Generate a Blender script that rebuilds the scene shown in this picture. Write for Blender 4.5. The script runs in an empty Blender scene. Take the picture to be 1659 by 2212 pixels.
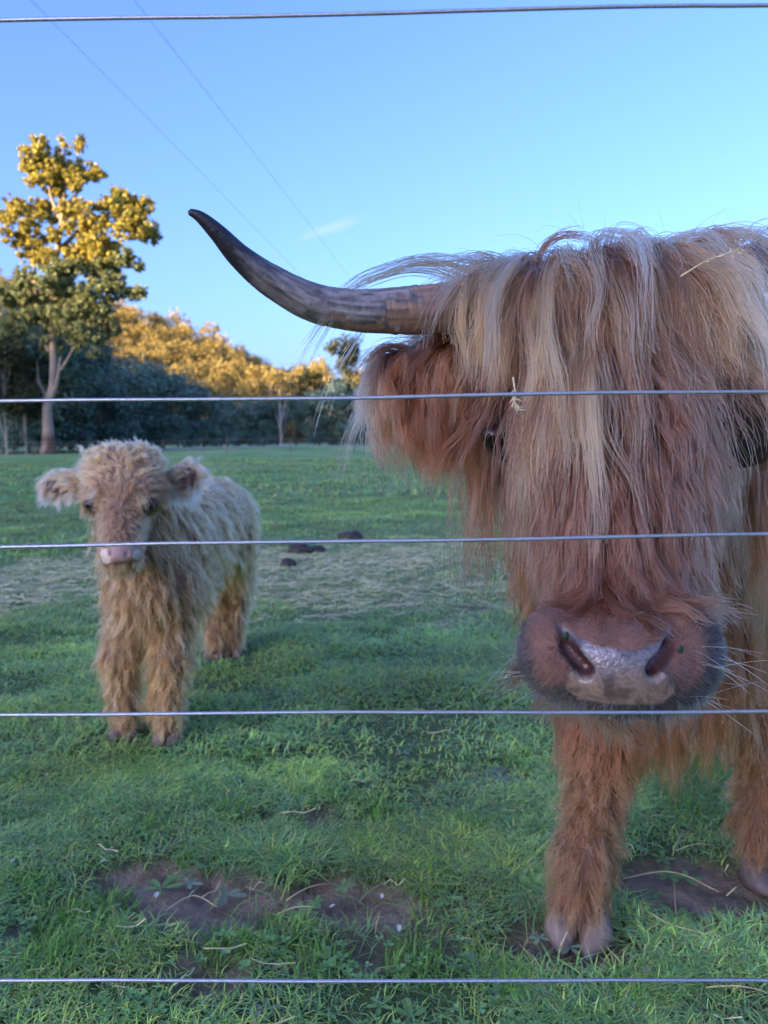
import bpy, math, random
import numpy as np
from mathutils import Matrix, Vector, Euler
from mathutils.kdtree import KDTree

random.seed(7)
rng = np.random.default_rng(11)
scene = bpy.context.scene
COL = scene.collection
R = math.radians

# ---------------------------------------------------------------- camera, sky, sun, exposure
CAM_Z = 1.0
cam_data = bpy.data.cameras.new('camera')
cam = bpy.data.objects.new('camera', cam_data)
COL.objects.link(cam)
cam_rot = Euler((R(90 - 5.44), 0, 0)).to_matrix() @ Matrix.Rotation(R(-0.7), 3, 'Z')
cam.matrix_world = Matrix.Translation((0, 0, CAM_Z)) @ cam_rot.to_4x4()
cam_data.sensor_fit = 'VERTICAL'
cam_data.sensor_height = 34.6
cam_data.lens = 26.0
cam_data.clip_start = 0.05
cam_data.clip_end = 5000
cam_data.dof.use_dof = True
cam_data.dof.focus_distance = 0.98
cam_data.dof.aperture_fstop = 6.5
scene.camera = cam

SUN_EL, LIGHT_X, LIGHT_Y = R(12.0), 0.72, 0.694          # light travels towards (+x, +y): sun low, behind to the left
world = bpy.data.worlds.new('World')
scene.world = world
world.use_nodes = True
wt = world.node_tree
for n in list(wt.nodes):
    wt.nodes.remove(n)
sky = wt.nodes.new('ShaderNodeTexSky')
sky.sky_type = 'NISHITA'
sky.sun_disc = False
sky.sun_elevation = SUN_EL
sky.sun_rotation = math.atan2(-LIGHT_X, -LIGHT_Y)
sky.altitude = 200
sky.air_density = 1.0
sky.dust_density = 4.0
sky.ozone_density = 4.7
bg = wt.nodes.new('ShaderNodeBackground')
bg.inputs['Strength'].default_value = 0.15
wo = wt.nodes.new('ShaderNodeOutputWorld')
wt.links.new(bg.outputs[0], wo.inputs[0])
# one small wisp of cirrus high over the hill
tc = wt.nodes.new('ShaderNodeTexCoord')
mp = wt.nodes.new('ShaderNodeMapping')
mp.vector_type = 'POINT'
wt.links.new(tc.outputs['Generated'], mp.inputs['Vector'])
sub = wt.nodes.new('ShaderNodeVectorMath'); sub.operation = 'SUBTRACT'
wt.links.new(mp.outputs[0], sub.inputs[0])
dcl = (cam_rot @ Vector(((716 - 829.5) / 1662, -(494 - 1106) / 1662, -1))).normalized()
sub.inputs[1].default_value = dcl
rot = wt.nodes.new('ShaderNodeVectorRotate'); rot.rotation_type = 'Y_AXIS'
rot.inputs['Angle'].default_value = R(18)
wt.links.new(sub.outputs[0], rot.inputs['Vector'])
scl = wt.nodes.new('ShaderNodeVectorMath'); scl.operation = 'MULTIPLY'
scl.inputs[1].default_value = (1 / 0.055, 0.0, 1 / 0.0095)
wt.links.new(rot.outputs[0], scl.inputs[0])
ln = wt.nodes.new('ShaderNodeVectorMath'); ln.operation = 'LENGTH'
wt.links.new(scl.outputs[0], ln.inputs[0])
nz = wt.nodes.new('ShaderNodeTexNoise'); nz.inputs['Scale'].default_value = 1.3; nz.inputs['Detail'].default_value = 5
nzm = wt.nodes.new('ShaderNodeVectorMath'); nzm.operation = 'MULTIPLY'; nzm.inputs[1].default_value = (1.0, 0, 0.35)
wt.links.new(scl.outputs[0], nzm.inputs[0]); wt.links.new(nzm.outputs[0], nz.inputs['Vector'])
ml = wt.nodes.new('ShaderNodeMath'); ml.operation = 'MULTIPLY_ADD'; ml.inputs[1].default_value = 1.8; ml.inputs[2].default_value = -0.9
wt.links.new(nz.outputs['Fac'], ml.inputs[0])
ad = wt.nodes.new('ShaderNodeMath'); ad.operation = 'ADD'
wt.links.new(ln.outputs['Value'], ad.inputs[0]); wt.links.new(ml.outputs[0], ad.inputs[1])
mr = wt.nodes.new('ShaderNodeMapRange'); mr.interpolation_type = 'SMOOTHSTEP'
mr.inputs['From Min'].default_value = 1.0; mr.inputs['From Max'].default_value = 0.0
mr.inputs['To Min'].default_value = 0.0; mr.inputs['To Max'].default_value = 0.3
wt.links.new(ad.outputs[0], mr.inputs['Value'])
mx = wt.nodes.new('ShaderNodeMix'); mx.data_type = 'RGBA'
mx.inputs['B'].default_value = (1.3, 1.4, 1.5, 1)
tn = wt.nodes.new('ShaderNodeMix'); tn.data_type = 'RGBA'; tn.blend_type = 'MULTIPLY'
tn.inputs['Factor'].default_value = 1.0; tn.inputs['B'].default_value = (0.76, 0.70, 0.93, 1)      # one tint for the whole sky: the camera's white balance
wt.links.new(sky.outputs[0], tn.inputs['A'])
wt.links.new(tn.outputs['Result'], mx.inputs['A'])
wt.links.new(mr.outputs[0], mx.inputs['Factor'])
wt.links.new(mx.outputs['Result'], bg.inputs['Color'])

sun_data = bpy.data.lights.new('sun', 'SUN')
sun_data.energy = 5.0
sun_data.angle = R(0.5)
sun_data.color = (1.0, 0.70, 0.36)
sun = bpy.data.objects.new('sun', sun_data)
COL.objects.link(sun)
LDIR = Vector((LIGHT_X * math.cos(SUN_EL), LIGHT_Y * math.cos(SUN_EL), -math.sin(SUN_EL))).normalized()
sun.rotation_euler = LDIR.to_track_quat('-Z', 'Y').to_euler()
sun.location = (-40, -40, 60)

vs = scene.view_settings
vs.view_transform = 'Standard'
vs.look = 'None'
vs.exposure = 2.25
vs.gamma = 1.0
vs.use_curve_mapping = False
scene.render.film_transparent = False
scene.cycles.max_bounces = 8
scene.cycles.diffuse_bounces = 3
scene.cycles.use_denoising = True

# ---------------------------------------------------------------- helpers
FPX = 1662.0
CR = np.array(cam_rot)
CP = np.array([0.0, 0.0, CAM_Z])
def ray(u, v):
    """direction seen at photo position u, v (photo 1659 wide, 2212 high)"""
    return CR @ np.array([(u - 829.5) / FPX, -(v - 1106) / FPX, -1.0])
def W(u, v, Y):
    """where the thing seen at u, v stands when it is Y metres ahead"""
    d = ray(u, v)
    return CP + d * (Y / d[1])
def G(u, v):
    """ground point seen at u, v"""
    d = ray(u, v)
    return CP + d * (-CAM_Z / d[2])
def px(n, Y):
    return n * Y / FPX
def nrm(a):
    a = np.asarray(a, float)
    return a / np.maximum(np.linalg.norm(a, axis=-1, keepdims=True), 1e-9)
def smooth(x, a=0.0, b=1.0):
    t = np.clip((x - a) / (b - a), 0, 1)
    return t * t * (3 - 2 * t)
_tab = rng.random((256, 256))
def vnoise(x, y):
    xi, yi = np.floor(x).astype(int), np.floor(y).astype(int)
    fx, fy = x - xi, y - yi
    fx, fy = fx * fx * (3 - 2 * fx), fy * fy * (3 - 2 * fy)
    a, b = _tab[xi & 255, yi & 255], _tab[(xi + 1) & 255, yi & 255]
    c, d = _tab[xi & 255, (yi + 1) & 255], _tab[(xi + 1) & 255, (yi + 1) & 255]
    return (a * (1 - fx) + b * fx) * (1 - fy) + (c * (1 - fx) + d * fx) * fy
def fbm(x, y, o=4):
    s, a, t = 0, 1.0, 0
    for i in range(o):
        s = s + a * vnoise(x * 2 ** i + 17.3 * i, y * 2 ** i + 5.1 * i); t += a; a *= 0.5
    return s / t
def srgb(r, g, b):
    return tuple((c / 255 / 12.92) if c / 255 <= 0.04045 else ((c / 255 + 0.055) / 1.055) ** 2.4 for c in (r, g, b))

def link(o, parent=None):
    COL.objects.link(o)
    if parent is not None:
        o.parent = parent
    return o
def tag(o, label=None, cat=None, group=None, kind=None):
    for k, v in (('label', label), ('category', cat), ('group', group), ('kind', kind)):
        if v:
            o[k] = v
    return o
def empty(name, loc, label=None, cat=None, group=None):
    o = bpy.data.objects.new(name, None)
    o.empty_display_size = 0.1
    link(o)
    o.location = loc
    return tag(o, label, cat, group)
def mesh_np(name, V, F, mat=None, parent=None, col=None, smooth_shade=True, attrs=None, origin=None):
    """one mesh object from vertex and face arrays (F: n x 3, n x 4 or a list of such arrays)"""
    V = np.asarray(V, np.float32)
    if origin is not None:
        V = V - np.asarray(origin, np.float32)
    Fs = F if isinstance(F, list) else [F]
    Fs = [np.asarray(f, np.int32) for f in Fs if len(f)]
    me = bpy.data.meshes.new(name)
    me.vertices.add(len(V)); me.vertices.foreach_set('co', V.ravel())
    flat = np.concatenate([f.ravel() for f in Fs])
    cnt = np.concatenate([np.full(len(f), f.shape[1], np.int32) for f in Fs])
    st = np.concatenate([[0], np.cumsum(cnt)[:-1]]).astype(np.int32)
    me.loops.add(len(flat)); me.loops.foreach_set('vertex_index', flat)
    me.polygons.add(len(cnt)); me.polygons.foreach_set('loop_start', st)
    me.polygons.foreach_set('use_smooth', np.full(len(cnt), smooth_shade))
    me.update(calc_edges=True)
    if col is not None:
        c = np.ones((len(V), 4), np.float32); c[:, :3] = col
        me.attributes.new('Col', 'FLOAT_COLOR', 'POINT').data.foreach_set('color', c.ravel())
    for k, a in (attrs or {}).items():
        me.attributes.new(k, 'FLOAT', 'POINT').data.foreach_set('value', np.asarray(a, np.float32))
    if mat:
        me.materials.append(mat)
    me.validate()
    o = bpy.data.objects.new(name, me)
    link(o, parent)
    if origin is not None and parent is None:
        o.location = origin
    return o
def tube(P, rad, n=8, cap=True):
    P = np.asarray(P, float); rad = np.broadcast_to(np.asarray(rad, float), (len(P),))
    T = nrm(np.gradient(P, axis=0))
    ref = np.array([0.0, 0, 1]) if abs(T[0][2]) < 0.9 else np.array([1.0, 0, 0])
    V = []
    for p, t, r in zip(P, T, rad):
        a = nrm(ref - t * (ref @ t)); b = np.cross(t, a); ref = a
        ang = np.arange(n) * 2 * np.pi / n
        V.append(p + r * (np.cos(ang)[:, None] * a + np.sin(ang)[:, None] * b))
    V = np.concatenate(V)
    i = np.arange(len(P) - 1)[:, None] * n; j = np.arange(n)[None]; k = (j + 1) % n
    Q = np.stack([i + j, i + k, i + n + k, i + n + j], -1).reshape(-1, 4)
    if cap:
        V = np.concatenate([V, P[:1], P[-1:]])
        a, b = len(V) - 2, len(V) - 1
        jj = np.arange(n); kk = (jj + 1) % n; base = (len(P) - 1) * n
        T1 = np.stack([np.full(n, a), kk, jj], -1); T2 = np.stack([np.full(n, b), base + jj, base + kk], -1)
        return V, Q, np.concatenate([T1, T2])
    return V, Q, np.zeros((0, 3), int)
def join(parts):
    """parts: list of (V, Q, T)"""
    Vs, Qs, Ts, o = [], [], [], 0
    for V, Q, T in parts:
        Vs.append(V); Qs.append(np.asarray(Q).reshape(-1, 4) + o); Ts.append(np.asarray(T).reshape(-1, 3) + o); o += len(V)
    return np.concatenate(Vs), [np.concatenate(Qs), np.concatenate(Ts)]
def spline(P, n):
    """Catmull-Rom through P, n samples"""
    P = np.asarray(P, float)
    Q = np.concatenate([[2 * P[0] - P[1]], P, [2 * P[-1] - P[-2]]])
    s = np.linspace(0, len(P) - 1 - 1e-6, n); i = s.astype(int); f = (s - i)[:, None]
    a, b, c, d = Q[i], Q[i + 1], Q[i + 2], Q[i + 3]
    return 0.5 * (2 * b + (c - a) * f + (2 * a - 5 * b + 4 * c - d) * f ** 2 + (3 * b - a - 3 * c + d) * f ** 3)

# ---------------------------------------------------------------- materials
def new_mat(name):
    m = bpy.data.materials.new(name); m.use_nodes = True
    nt = m.node_tree
    return m, nt, nt.nodes['Principled BSDF']
def N(nt, kind, **kw):
    n = nt.nodes.new(kind)
    for k, v in kw.items():
        if k in n.inputs:
            n.inputs[k].default_value = v
        else:
            setattr(n, k, v)
    return n
def plain_mat(name, col, rough=0.6, metal=0.0, spec=0.5, noise=None, bump=None):
    m, nt, b = new_mat(name)
    b.inputs['Base Color'].default_value = (*col, 1); b.inputs['Roughness'].default_value = rough
    b.inputs['Metallic'].default_value = metal; b.inputs['Specular IOR Level'].default_value = spec
    t = N(nt, 'ShaderNodeTexCoord')
    if noise:
        sc, amt = noise
        n = N(nt, 'ShaderNodeTexNoise', Scale=sc, Detail=5.0)
        nt.links.new(t.outputs['Object'], n.inputs['Vector'])
        h = N(nt, 'ShaderNodeMix', data_type='RGBA')
        h.inputs['A'].default_value = (*[c * (1 - amt) for c in col], 1); h.inputs['B'].default_value = (*[min(1, c * (1 + amt)) for c in col], 1)
        nt.links.new(n.outputs['Fac'], h.inputs['Factor']); nt.links.new(h.outputs['Result'], b.inputs['Base Color'])
    if bump:
        sc, st, di = bump
        n = N(nt, 'ShaderNodeTexNoise', Scale=sc, Detail=6.0)
        nt.links.new(t.outputs['Object'], n.inputs['Vector'])
        bp = N(nt, 'ShaderNodeBump', Strength=st, Distance=di)
        nt.links.new(n.outputs['Fac'], bp.inputs['Height']); nt.links.new(bp.outputs[0], b.inputs['Normal'])
    return m
def attr_mat(name, rough=0.6, spec=0.3, trans=0.0, bump=None):
    """colour comes from the mesh's own 'Col' attribute"""
    m, nt, b = new_mat(name)
    a = N(nt, 'ShaderNodeAttribute', attribute_name='Col')
    nt.links.new(a.outputs['Color'], b.inputs['Base Color'])
    b.inputs['Roughness'].default_value = rough; b.inputs['Specular IOR Level'].default_value = spec
    if trans:
        tr = N(nt, 'ShaderNodeBsdfTranslucent'); nt.links.new(a.outputs['Color'], tr.inputs['Color'])
        ms = N(nt, 'ShaderNodeMixShader'); ms.inputs[0].default_value = trans
        nt.links.new(b.outputs[0], ms.inputs[1]); nt.links.new(tr.outputs[0], ms.inputs[2])
        nt.links.new(ms.outputs[0], nt.nodes['Material Output'].inputs['Surface'])
    if bump:
        sc, st, di = bump
        t = N(nt, 'ShaderNodeTexCoord'); n = N(nt, 'ShaderNodeTexNoise', Scale=sc, Detail=6.0)
        nt.links.new(t.outputs['Object'], n.inputs['Vector'])
        bp = N(nt, 'ShaderNodeBump', Strength=st, Distance=di)
        nt.links.new(n.outputs['Fac'], bp.inputs['Height']); nt.links.new(bp.outputs[0], b.inputs['Normal'])
    return m

M_leaf = attr_mat('leaf', 0.55, 0.3, 0.25)
M_blade = attr_mat('grass_blade', 0.5, 0.35, 0.25)
M_bark = attr_mat('bark', 0.85, 0.2, 0, (9.0, 0.6, 0.05))
M_dry = attr_mat('dry_straw', 0.6, 0.3, 0.15)
M_steel = plain_mat('galvanised_wire', (0.38, 0.41, 0.44), 0.42, 0.8, 0.5, (300.0, 0.35), (900.0, 0.25, 0.0005))
M_dung = plain_mat('dung', (0.035, 0.028, 0.024), 0.55, 0, 0.4, (25.0, 0.5), (40.0, 0.7, 0.02))
M_pole = plain_mat('old_wood', (0.16, 0.14, 0.12), 0.85, 0, 0.2, (12.0, 0.4), (30.0, 0.5, 0.01))

# ---------------------------------------------------------------- ground
MUD = [(370, 1925, .235, .085, 1.0), (255, 1955, .10, .05, .9), (500, 1975, .10, .075, 1.0), (735, 1950, .13, .075, .95), (690, 1775, .05, .04, .75), (565, 1775, .04, .02, .7),
       (1460, 1925, .19, .075, .95), (1040, 1960, .10, .05, .6), (880, 2010, .09, .06, .6), (440, 2100, .07, .05, .7), (1180, 2040, .16, .05, .75), (60, 2015, .06, .03, .6), (1560, 2190, .09, .03, .5),
       (1085, 1680, .10, .05, .45), (1280, 1385, .25, .12, .35), (1060, 1345, .22, .10, .5), (905, 1440, .12, .05, .4), (730, 2055, .09, .045, .75), (30, 1780, .06, .03, .5), (300, 1780, .05, .03, .4)]
STRAW = [(560, 1248, .9, 0.4, .75), (90, 1250, .7, .36, .75), (850, 1222, 1.0, .4, .75), (700, 1262, .6, .3, .7), (990, 1262, .6, .3, .5), (620, 1300, .45, .14, .35), (160, 1310, .5, .14, .3)]
def spots(x, y, L):
    m = np.zeros_like(x)
    wob = 1.1 * (fbm(x * 7, y * 7, 4) - 0.5) + 0.6 * (fbm(x * 35, y * 35, 2) - 0.5)
    for u, v, rx, ry, a in L:
        g = G(u, v); rx, ry = (rx * 1.25, ry * 1.5) if L is MUD else (rx, ry)
        ry2 = ry * max(1.0, g[1] / 1.6)
        d = np.sqrt(((x - g[0]) / rx) ** 2 + ((y - g[1]) / ry2) ** 2)
        m = np.maximum(m, a * (1 - smooth(d + wob, 0.75, 1.25)))
    return m
def axis(lo, hi, a, b, step, grow=1.12):
    core = np.arange(a, b + 1e-6, step)
    up, s, p = [], step, b
    while p < hi:
        s *= grow; p += s; up.append(p)
    dn, s, p = [], step, a
    while p > lo:
        s *= grow; p -= s; dn.append(p)
    return np.array(dn[::-1] + list(core) + up)
def ground_z(x, y):
    r = np.hypot(x, y)
    z = 0.05 * (fbm(x * 0.9, y * 0.9, 3) - 0.5) * smooth(r, 1.5, 6) + 0.022 * (fbm(x * 5, y * 5, 3) - 0.5)
    z = z + 0.5 * (fbm(x * 0.06, y * 0.06, 2) - 0.5) * smooth(r, 12, 50)
    return z
gx, gy = axis(-2200, 2200, -2.2, 2.2, 0.022), axis(-2200, 2500, 0.5, 4.2, 0.022)
X, Y = np.meshgrid(gx, gy)
mud = spots(X, Y, MUD); straw = spots(X, Y, STRAW)
Z = ground_z(X, Y) - 0.018 * mud + mud * (0.030 * (fbm(X * 22, Y * 22, 4) - 0.5) * 2 - 0.012 * smooth(fbm(X * 9 + 5, Y * 9, 2), .55, .7))
i = np.arange(len(gy) - 1)[:, None] * len(gx); j = np.arange(len(gx) - 1)[None]
Fq = np.stack([i + j, i + j + 1, i + j + 1 + len(gx), i + j + len(gx)], -1).reshape(-1, 4)
M_ground, nt, b = new_mat('paddock_ground')
tco = N(nt, 'ShaderNodeTexCoord')
def noise(nt, vec, scale, detail=4.0, rough=0.55, stretch=None):
    n = N(nt, 'ShaderNodeTexNoise', Scale=scale, Detail=detail, Roughness=rough)
    if stretch:
        mpn = N(nt, 'ShaderNodeMapping', Scale=stretch); nt.links.new(vec, mpn.inputs['Vector']); vec = mpn.outputs[0]
    nt.links.new(vec, n.inputs['Vector'])
    return n.outputs['Fac']
def ramp(nt, fac, stops):
    r = N(nt, 'ShaderNodeValToRGB')
    el = r.color_ramp.elements
    while len(el) < len(stops):
        el.new(0.5)
    for e, (p, c) in zip(el, stops):
        e.position = p; e.color = (*c, 1)
    nt.links.new(fac, r.inputs['Fac'])
    return r.outputs['Color']
def mixc(nt, fac, a, bb, mode='MIX'):
    m = N(nt, 'ShaderNodeMix', data_type='RGBA', blend_type=mode)
    for s, v in (('A', a), ('B', bb)):
        if isinstance(v, tuple):
            m.inputs[s].default_value = (*v, 1)
        else:
            nt.links.new(v, m.inputs[s])
    if isinstance(fac, float):
        m.inputs['Factor'].default_value = fac
    else:
        nt.links.new(fac, m.inputs['Factor'])
    return m.outputs['Result']
ob = tco.outputs['Object']
g1 = ramp(nt, noise(nt, ob, 1.2, 6), [(0.3, (0.045, 0.085, 0.028)), (0.7, (0.10, 0.16, 0.05))])
g2 = ramp(nt, noise(nt, ob, 0.16, 6, 0.62, (1, 0.55, 1)), [(0.36, (0.14, 0.32, 0.085)), (0.52, (0.24, 0.38, 0.13)), (0.66, (0.40, 0.43, 0.21))])
dist = N(nt, 'ShaderNodeVectorMath', operation='LENGTH'); nt.links.new(ob, dist.inputs[0])
far = N(nt, 'ShaderNodeMapRange'); far.inputs['From Min'].default_value = 4; far.inputs['From Max'].default_value = 12
nt.links.new(dist.outputs['Value'], far.inputs['Value'])
gc = mixc(nt, far.outputs[0], g1, g2)
st = N(nt, 'ShaderNodeAttribute', attribute_name='straw'); mu = N(nt, 'ShaderNodeAttribute', attribute_name='mud')
sc_ = ramp(nt, noise(nt, ob, 14, 5, 0.6, (0.35, 1, 1)), [(0.38, (0.22, 0.32, 0.10)), (0.62, (0.55, 0.48, 0.27))])
stf = N(nt, 'ShaderNodeMath', operation='MULTIPLY'); stf.inputs[1].default_value = 0.55
nt.links.new(st.outputs['Fac'], stf.inputs[0])
gc = mixc(nt, stf.outputs[0], gc, sc_)
mc = ramp(nt, noise(nt, ob, 16, 8, 0.65), [(0.3, (0.15, 0.10, 0.066)), (0.7, (0.38, 0.275, 0.19))])
gc = mixc(nt, mu.outputs['Fac'], gc, mc)
nt.links.new(gc, b.inputs['Base Color'])
rr = N(nt, 'ShaderNodeMapRange'); rr.inputs['To Min'].default_value = 0.9; rr.inputs['To Max'].default_value = 0.6
nt.links.new(mu.outputs['Fac'], rr.inputs['Value']); nt.links.new(rr.outputs[0], b.inputs['Roughness'])
b.inputs['Specular IOR Level'].default_value = 0.25
bn = noise(nt, ob, 30, 8, 0.65); bp = N(nt, 'ShaderNodeBump', Strength=0.9, Distance=0.03)
bn2 = noise(nt, ob, 3.5, 8, 0.7); bp2 = N(nt, 'ShaderNodeBump', Strength=0.8, Distance=0.25)
nt.links.new(bn, bp.inputs['Height']); nt.links.new(bn2, bp2.inputs['Height'])
nt.links.new(far.outputs[0], bp2.inputs['Strength'])
nt.links.new(bp2.outputs[0], bp.inputs['Normal']); nt.links.new(bp.outputs[0], b.inputs['Normal'])
ground = mesh_np('ground', np.stack([X, Y, Z], -1).reshape(-1, 3), Fq, M_ground, attrs={'mud': mud.ravel(), 'straw': straw.ravel()})
tag(ground, kind='structure')

# pale worn strip along the far edge of the paddock
pa = np.linspace(-75, 75, 60)
ya = 88 + 3.5 * np.sin(pa * 0.04 + 1) + np.abs(pa) * 0.02
zz = ground_z(pa, ya)
Vp = np.concatenate([np.stack([pa, ya - 3.0, ground_z(pa, ya - 3.0) + 0.05], -1), np.stack([pa, ya, zz + 0.22], -1), np.stack([pa, ya + 4, zz + 0.1], -1)])
k = np.arange(59)
Fp = np.concatenate([np.stack([k, k + 1, k + 61, k + 60], -1), np.stack([k + 60, k + 61, k + 121, k + 120], -1)])
tag(mesh_np('path', Vp, Fp, plain_mat('pale_dry_grass', (0.34, 0.36, 0.27), 0.9, 0, 0.2, (0.8, 0.4))), kind='structure')

# ---------------------------------------------------------------- hills
def hill_z(x, y):
    prof = np.interp(x, [-400, -230, -160, -105, -80, -58, -38, -15, 20, 70, 150, 400], [95, 76, 60, 43, 35, 27, 19, 14, 12, 14, 20, 30])
    return prof * smooth(y, 165, 325) + 2.5 * (fbm(x * 0.03, y * 0.03, 3) - 0.5) * smooth(y, 165, 220) - 0.6
hx, hy = np.linspace(-420, 420, 141), np.concatenate([np.linspace(160, 400, 61), [480, 600, 800]])
HX, HY = np.meshgrid(hx, hy)
i = np.arange(len(hy) - 1)[:, None] * len(hx); j = np.arange(len(hx) - 1)[None]
Fh = np.stack([i + j, i + j + 1, i + j + 1 + len(hx), i + j + len(hx)], -1).reshape(-1, 4)
M_hill = plain_mat('forest_floor', (0.06, 0.06, 0.025), 0.95, 0, 0.1, (0.15, 0.5))
tag(mesh_np('hill', np.stack([HX, HY, hill_z(HX, HY)], -1).reshape(-1, 3), Fh, M_hill), kind='structure')
# unseen hill added behind the camera, crest shaped to shade the valley floor
tt = np.linspace(-420, 120, 150)
TS = math.tan(SUN_EL)
Hr = np.interp(tt, [-420, -380, -330, -258, -180, -97, -73, 0, 45, 78, 120], [-4, 20, 38 + TS * 931, 18 + TS * 963, 14 + TS * 930, 9.5 + TS * 886, 12.7 + TS * 827, TS * 800 + 5, TS * 800 + 3, 15, -4]) + 2.0 * (fbm(tt * 0.05, tt * 0 + 3.0, 3) - 0.5)
S = np.array([-1300, -1100, -950, -870, -800, -760, -700, -600])
fr = np.array([-0.02, 0.5, 0.8, 0.95, 1.0, 0.75, 0.35, -0.03])
RV = np.stack([(S[:, None] * LIGHT_X + tt[None] * LIGHT_Y), (S[:, None] * LIGHT_Y - tt[None] * LIGHT_X), fr[:, None] * Hr[None]], -1)
i = np.arange(len(S) - 1)[:, None] * len(tt); j = np.arange(len(tt) - 1)[None]
Fr = np.stack([i + j, i + j + 1, i + j + 1 + len(tt), i + j + len(tt)], -1).reshape(-1, 4)
tag(mesh_np('unseen_shade_ridge', RV.reshape(-1, 3), Fr[:, ::-1], plain_mat('shade_ridge_surface', (0.05, 0.07, 0.03), 0.95, 0, 0.1, (0.05, 0.4))), kind='structure')

# ---------------------------------------------------------------- trees
def leaf_cloud(C, rad, n, size, col, var=0.25, flat=0.8, up=0.35):
    """n leaf faces spread through blobs C (m x 3) of radii rad, denser near each blob's shell, tilted outwards"""
    C = np.asarray(C, float); rad = np.asarray(rad, float)
    w = rad ** 2; idx = rng.choice(len(C), n, p=w / w.sum())
    d = nrm(rng.normal(size=(n, 3)))
    r = rad[idx] * (0.25 + 1.0 * rng.random(n) ** 0.6) * np.where(rng.random(n) < .2, 1.45, 1.0)
    P = C[idx] + d * r[:, None] * np.array([1, 1, flat])
    nr = nrm(d + 0.8 * rng.normal(size=(n, 3)) + np.array([0, 0, up]))
    a = nrm(np.cross(nr, rng.normal(size=(n, 3)))); bb = np.cross(nr, a)
    s = size * (0.6 + 0.8 * rng.random(n))[:, None]
    V = np.stack([P - a * s, P + bb * s * 0.55, P + a * s, P - bb * s * 0.55], 1).reshape(-1, 3)
    F = np.arange(4 * n).reshape(-1, 4)
    blob = (1 + var * rng.normal(size=(len(C), 1)))[idx] * (1 + 0.18 * rng.normal(size=(n, 1)))
    c = np.clip(np.asarray(col) * np.clip(blob, 0.45, 1.7), 0, 1)
    hue = rng.normal(size=(n, 1)) * 0.08
    c = c * np.concatenate([1 + hue, np.ones((n, 1)), 1 - hue], 1)
    return V, F, np.repeat(np.clip(c, 0.004, 1), 4, 0)
def sub_blobs(C, rad, m=9, spread=0.8, size=(0.22, 0.42)):
    """break each blob into clumps so the outline is uneven with gaps"""
    C = np.asarray(C, float); rad = np.asarray(rad, float)
    d = nrm(rng.normal(size=(len(C), m, 3))); d[..., 2] *= 0.8
    P = C[:, None] + d * (rad[:, None, None] * spread * (0.35 + 0.65 * rng.random((len(C), m, 1))))
    r = rad[:, None] * (size[0] + (size[1] - size[0]) * rng.random((len(C), m)))
    return P.reshape(-1, 3), r.ravel()
def limbs(base, C, trunk_r, top):
    """tapered trunk with limbs reaching into the blobs"""
    parts = []
    base, top = np.asarray(base, float), np.asarray(top, float)
    mid = base + (top - base) * 0.5 + rng.normal(size=3) * np.linalg.norm(top - base) * 0.03
    P = spline([base, base * 0.8 + mid * 0.2, mid, top], 9)
    parts.append(tube(P, np.linspace(trunk_r, trunk_r * 0.25, 9) * np.where(np.arange(9) == 0, 1.35, 1), 8))
    for c in C:
        f = 0.35 + 0.45 * random.random()
        k = int(f * 8); a = P[k]
        m = (a + c) / 2 + np.array([0, 0, -0.06 * np.linalg.norm(c - a)]) + rng.normal(size=3) * 0.05 * np.linalg.norm(c - a)
        parts.append(tube(spline([a, m, c], 6), np.linspace(trunk_r * 0.36, trunk_r * 0.07, 6), 5))
    return join(parts)

# the tall gum at the paddock's far corner: limbs and foliage placed where the photo shows them
TY = 72.0
def T(u, v, dy=0.0):
    return W(u, v, TY + dy)
tb = T(105, 978); tb[2] = ground_z(np.array(tb[0]), np.array(tb[1])) - 0.3
gum = empty('gum_tree', tb, 'tall gum tree with golden sunlit top and white lower trunk at the paddock edge', 'tree')
tp = []
P = spline([tb, T(104, 925), T(102, 878), T(113, 838), T(116, 770), T(112, 690), T(117, 600), T(124, 545), T(133, 478), T(139, 420), T(146, 345)], 34)
tp.append(tube(P, np.interp(np.linspace(0, 1, 34), [0, .04, .12, .3, .6, .8, 1], [.95, .62, .46, .36, .28, .2, .05]), 10))
for pts, r0 in [([T(103, 870), T(122, 830, -.5), T(131, 770, -1)], .3), ([T(131, 800, -1), T(152, 765, -1), T(165, 730)], .16), ([T(102, 860), T(84, 825, 1), T(80, 780, 1)], .22), ([T(117, 600), T(84, 560, 1), T(76, 500, 1), T(70, 440, 1)], .2), ([T(133, 478), T(112, 430), T(104, 390)], .2),
                ([T(136, 450), T(165, 420, 1), T(186, 390, 1)], .18), ([T(124, 545), T(165, 505, 1), T(215, 470, 1), T(285, 440, 1)], .24), ([T(118, 590), T(180, 560, 2), T(240, 530, 2), T(315, 500, 2)], .22), ([T(113, 680), T(160, 640, 2), T(220, 600, 2), T(290, 640, 2)], .2),
                ([T(115, 640), T(78, 620, 2), T(76, 560, 2)], .25), ([T(78, 700, 2), T(79, 620, 2), T(70, 540, 2), T(60, 480, 2)], .22), ([T(108, 760), T(60, 690, 1), T(25, 640, 1)], .2)]:
    tp.append(tube(spline(pts, 9), np.linspace(r0, r0 * 0.25, 9), 6))
V, F = join(tp)
bc = np.tile(np.array([0.30, 0.235, 0.18]), (len(V), 1)) * (0.75 + 0.5 * fbm(V[:, 2] * 1.3, V[:, 0] * 2.5, 3))[:, None]
bc = np.where((V[:, 2] < 1.6)[:, None] & (fbm(V[:, 0] * 3, V[:, 2] * 2, 2) > 0.25)[:, None], np.array([0.13, 0.075, 0.05]), bc)
mesh_np('trunk', V, F, M_bark, gum, bc, origin=tb)
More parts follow.
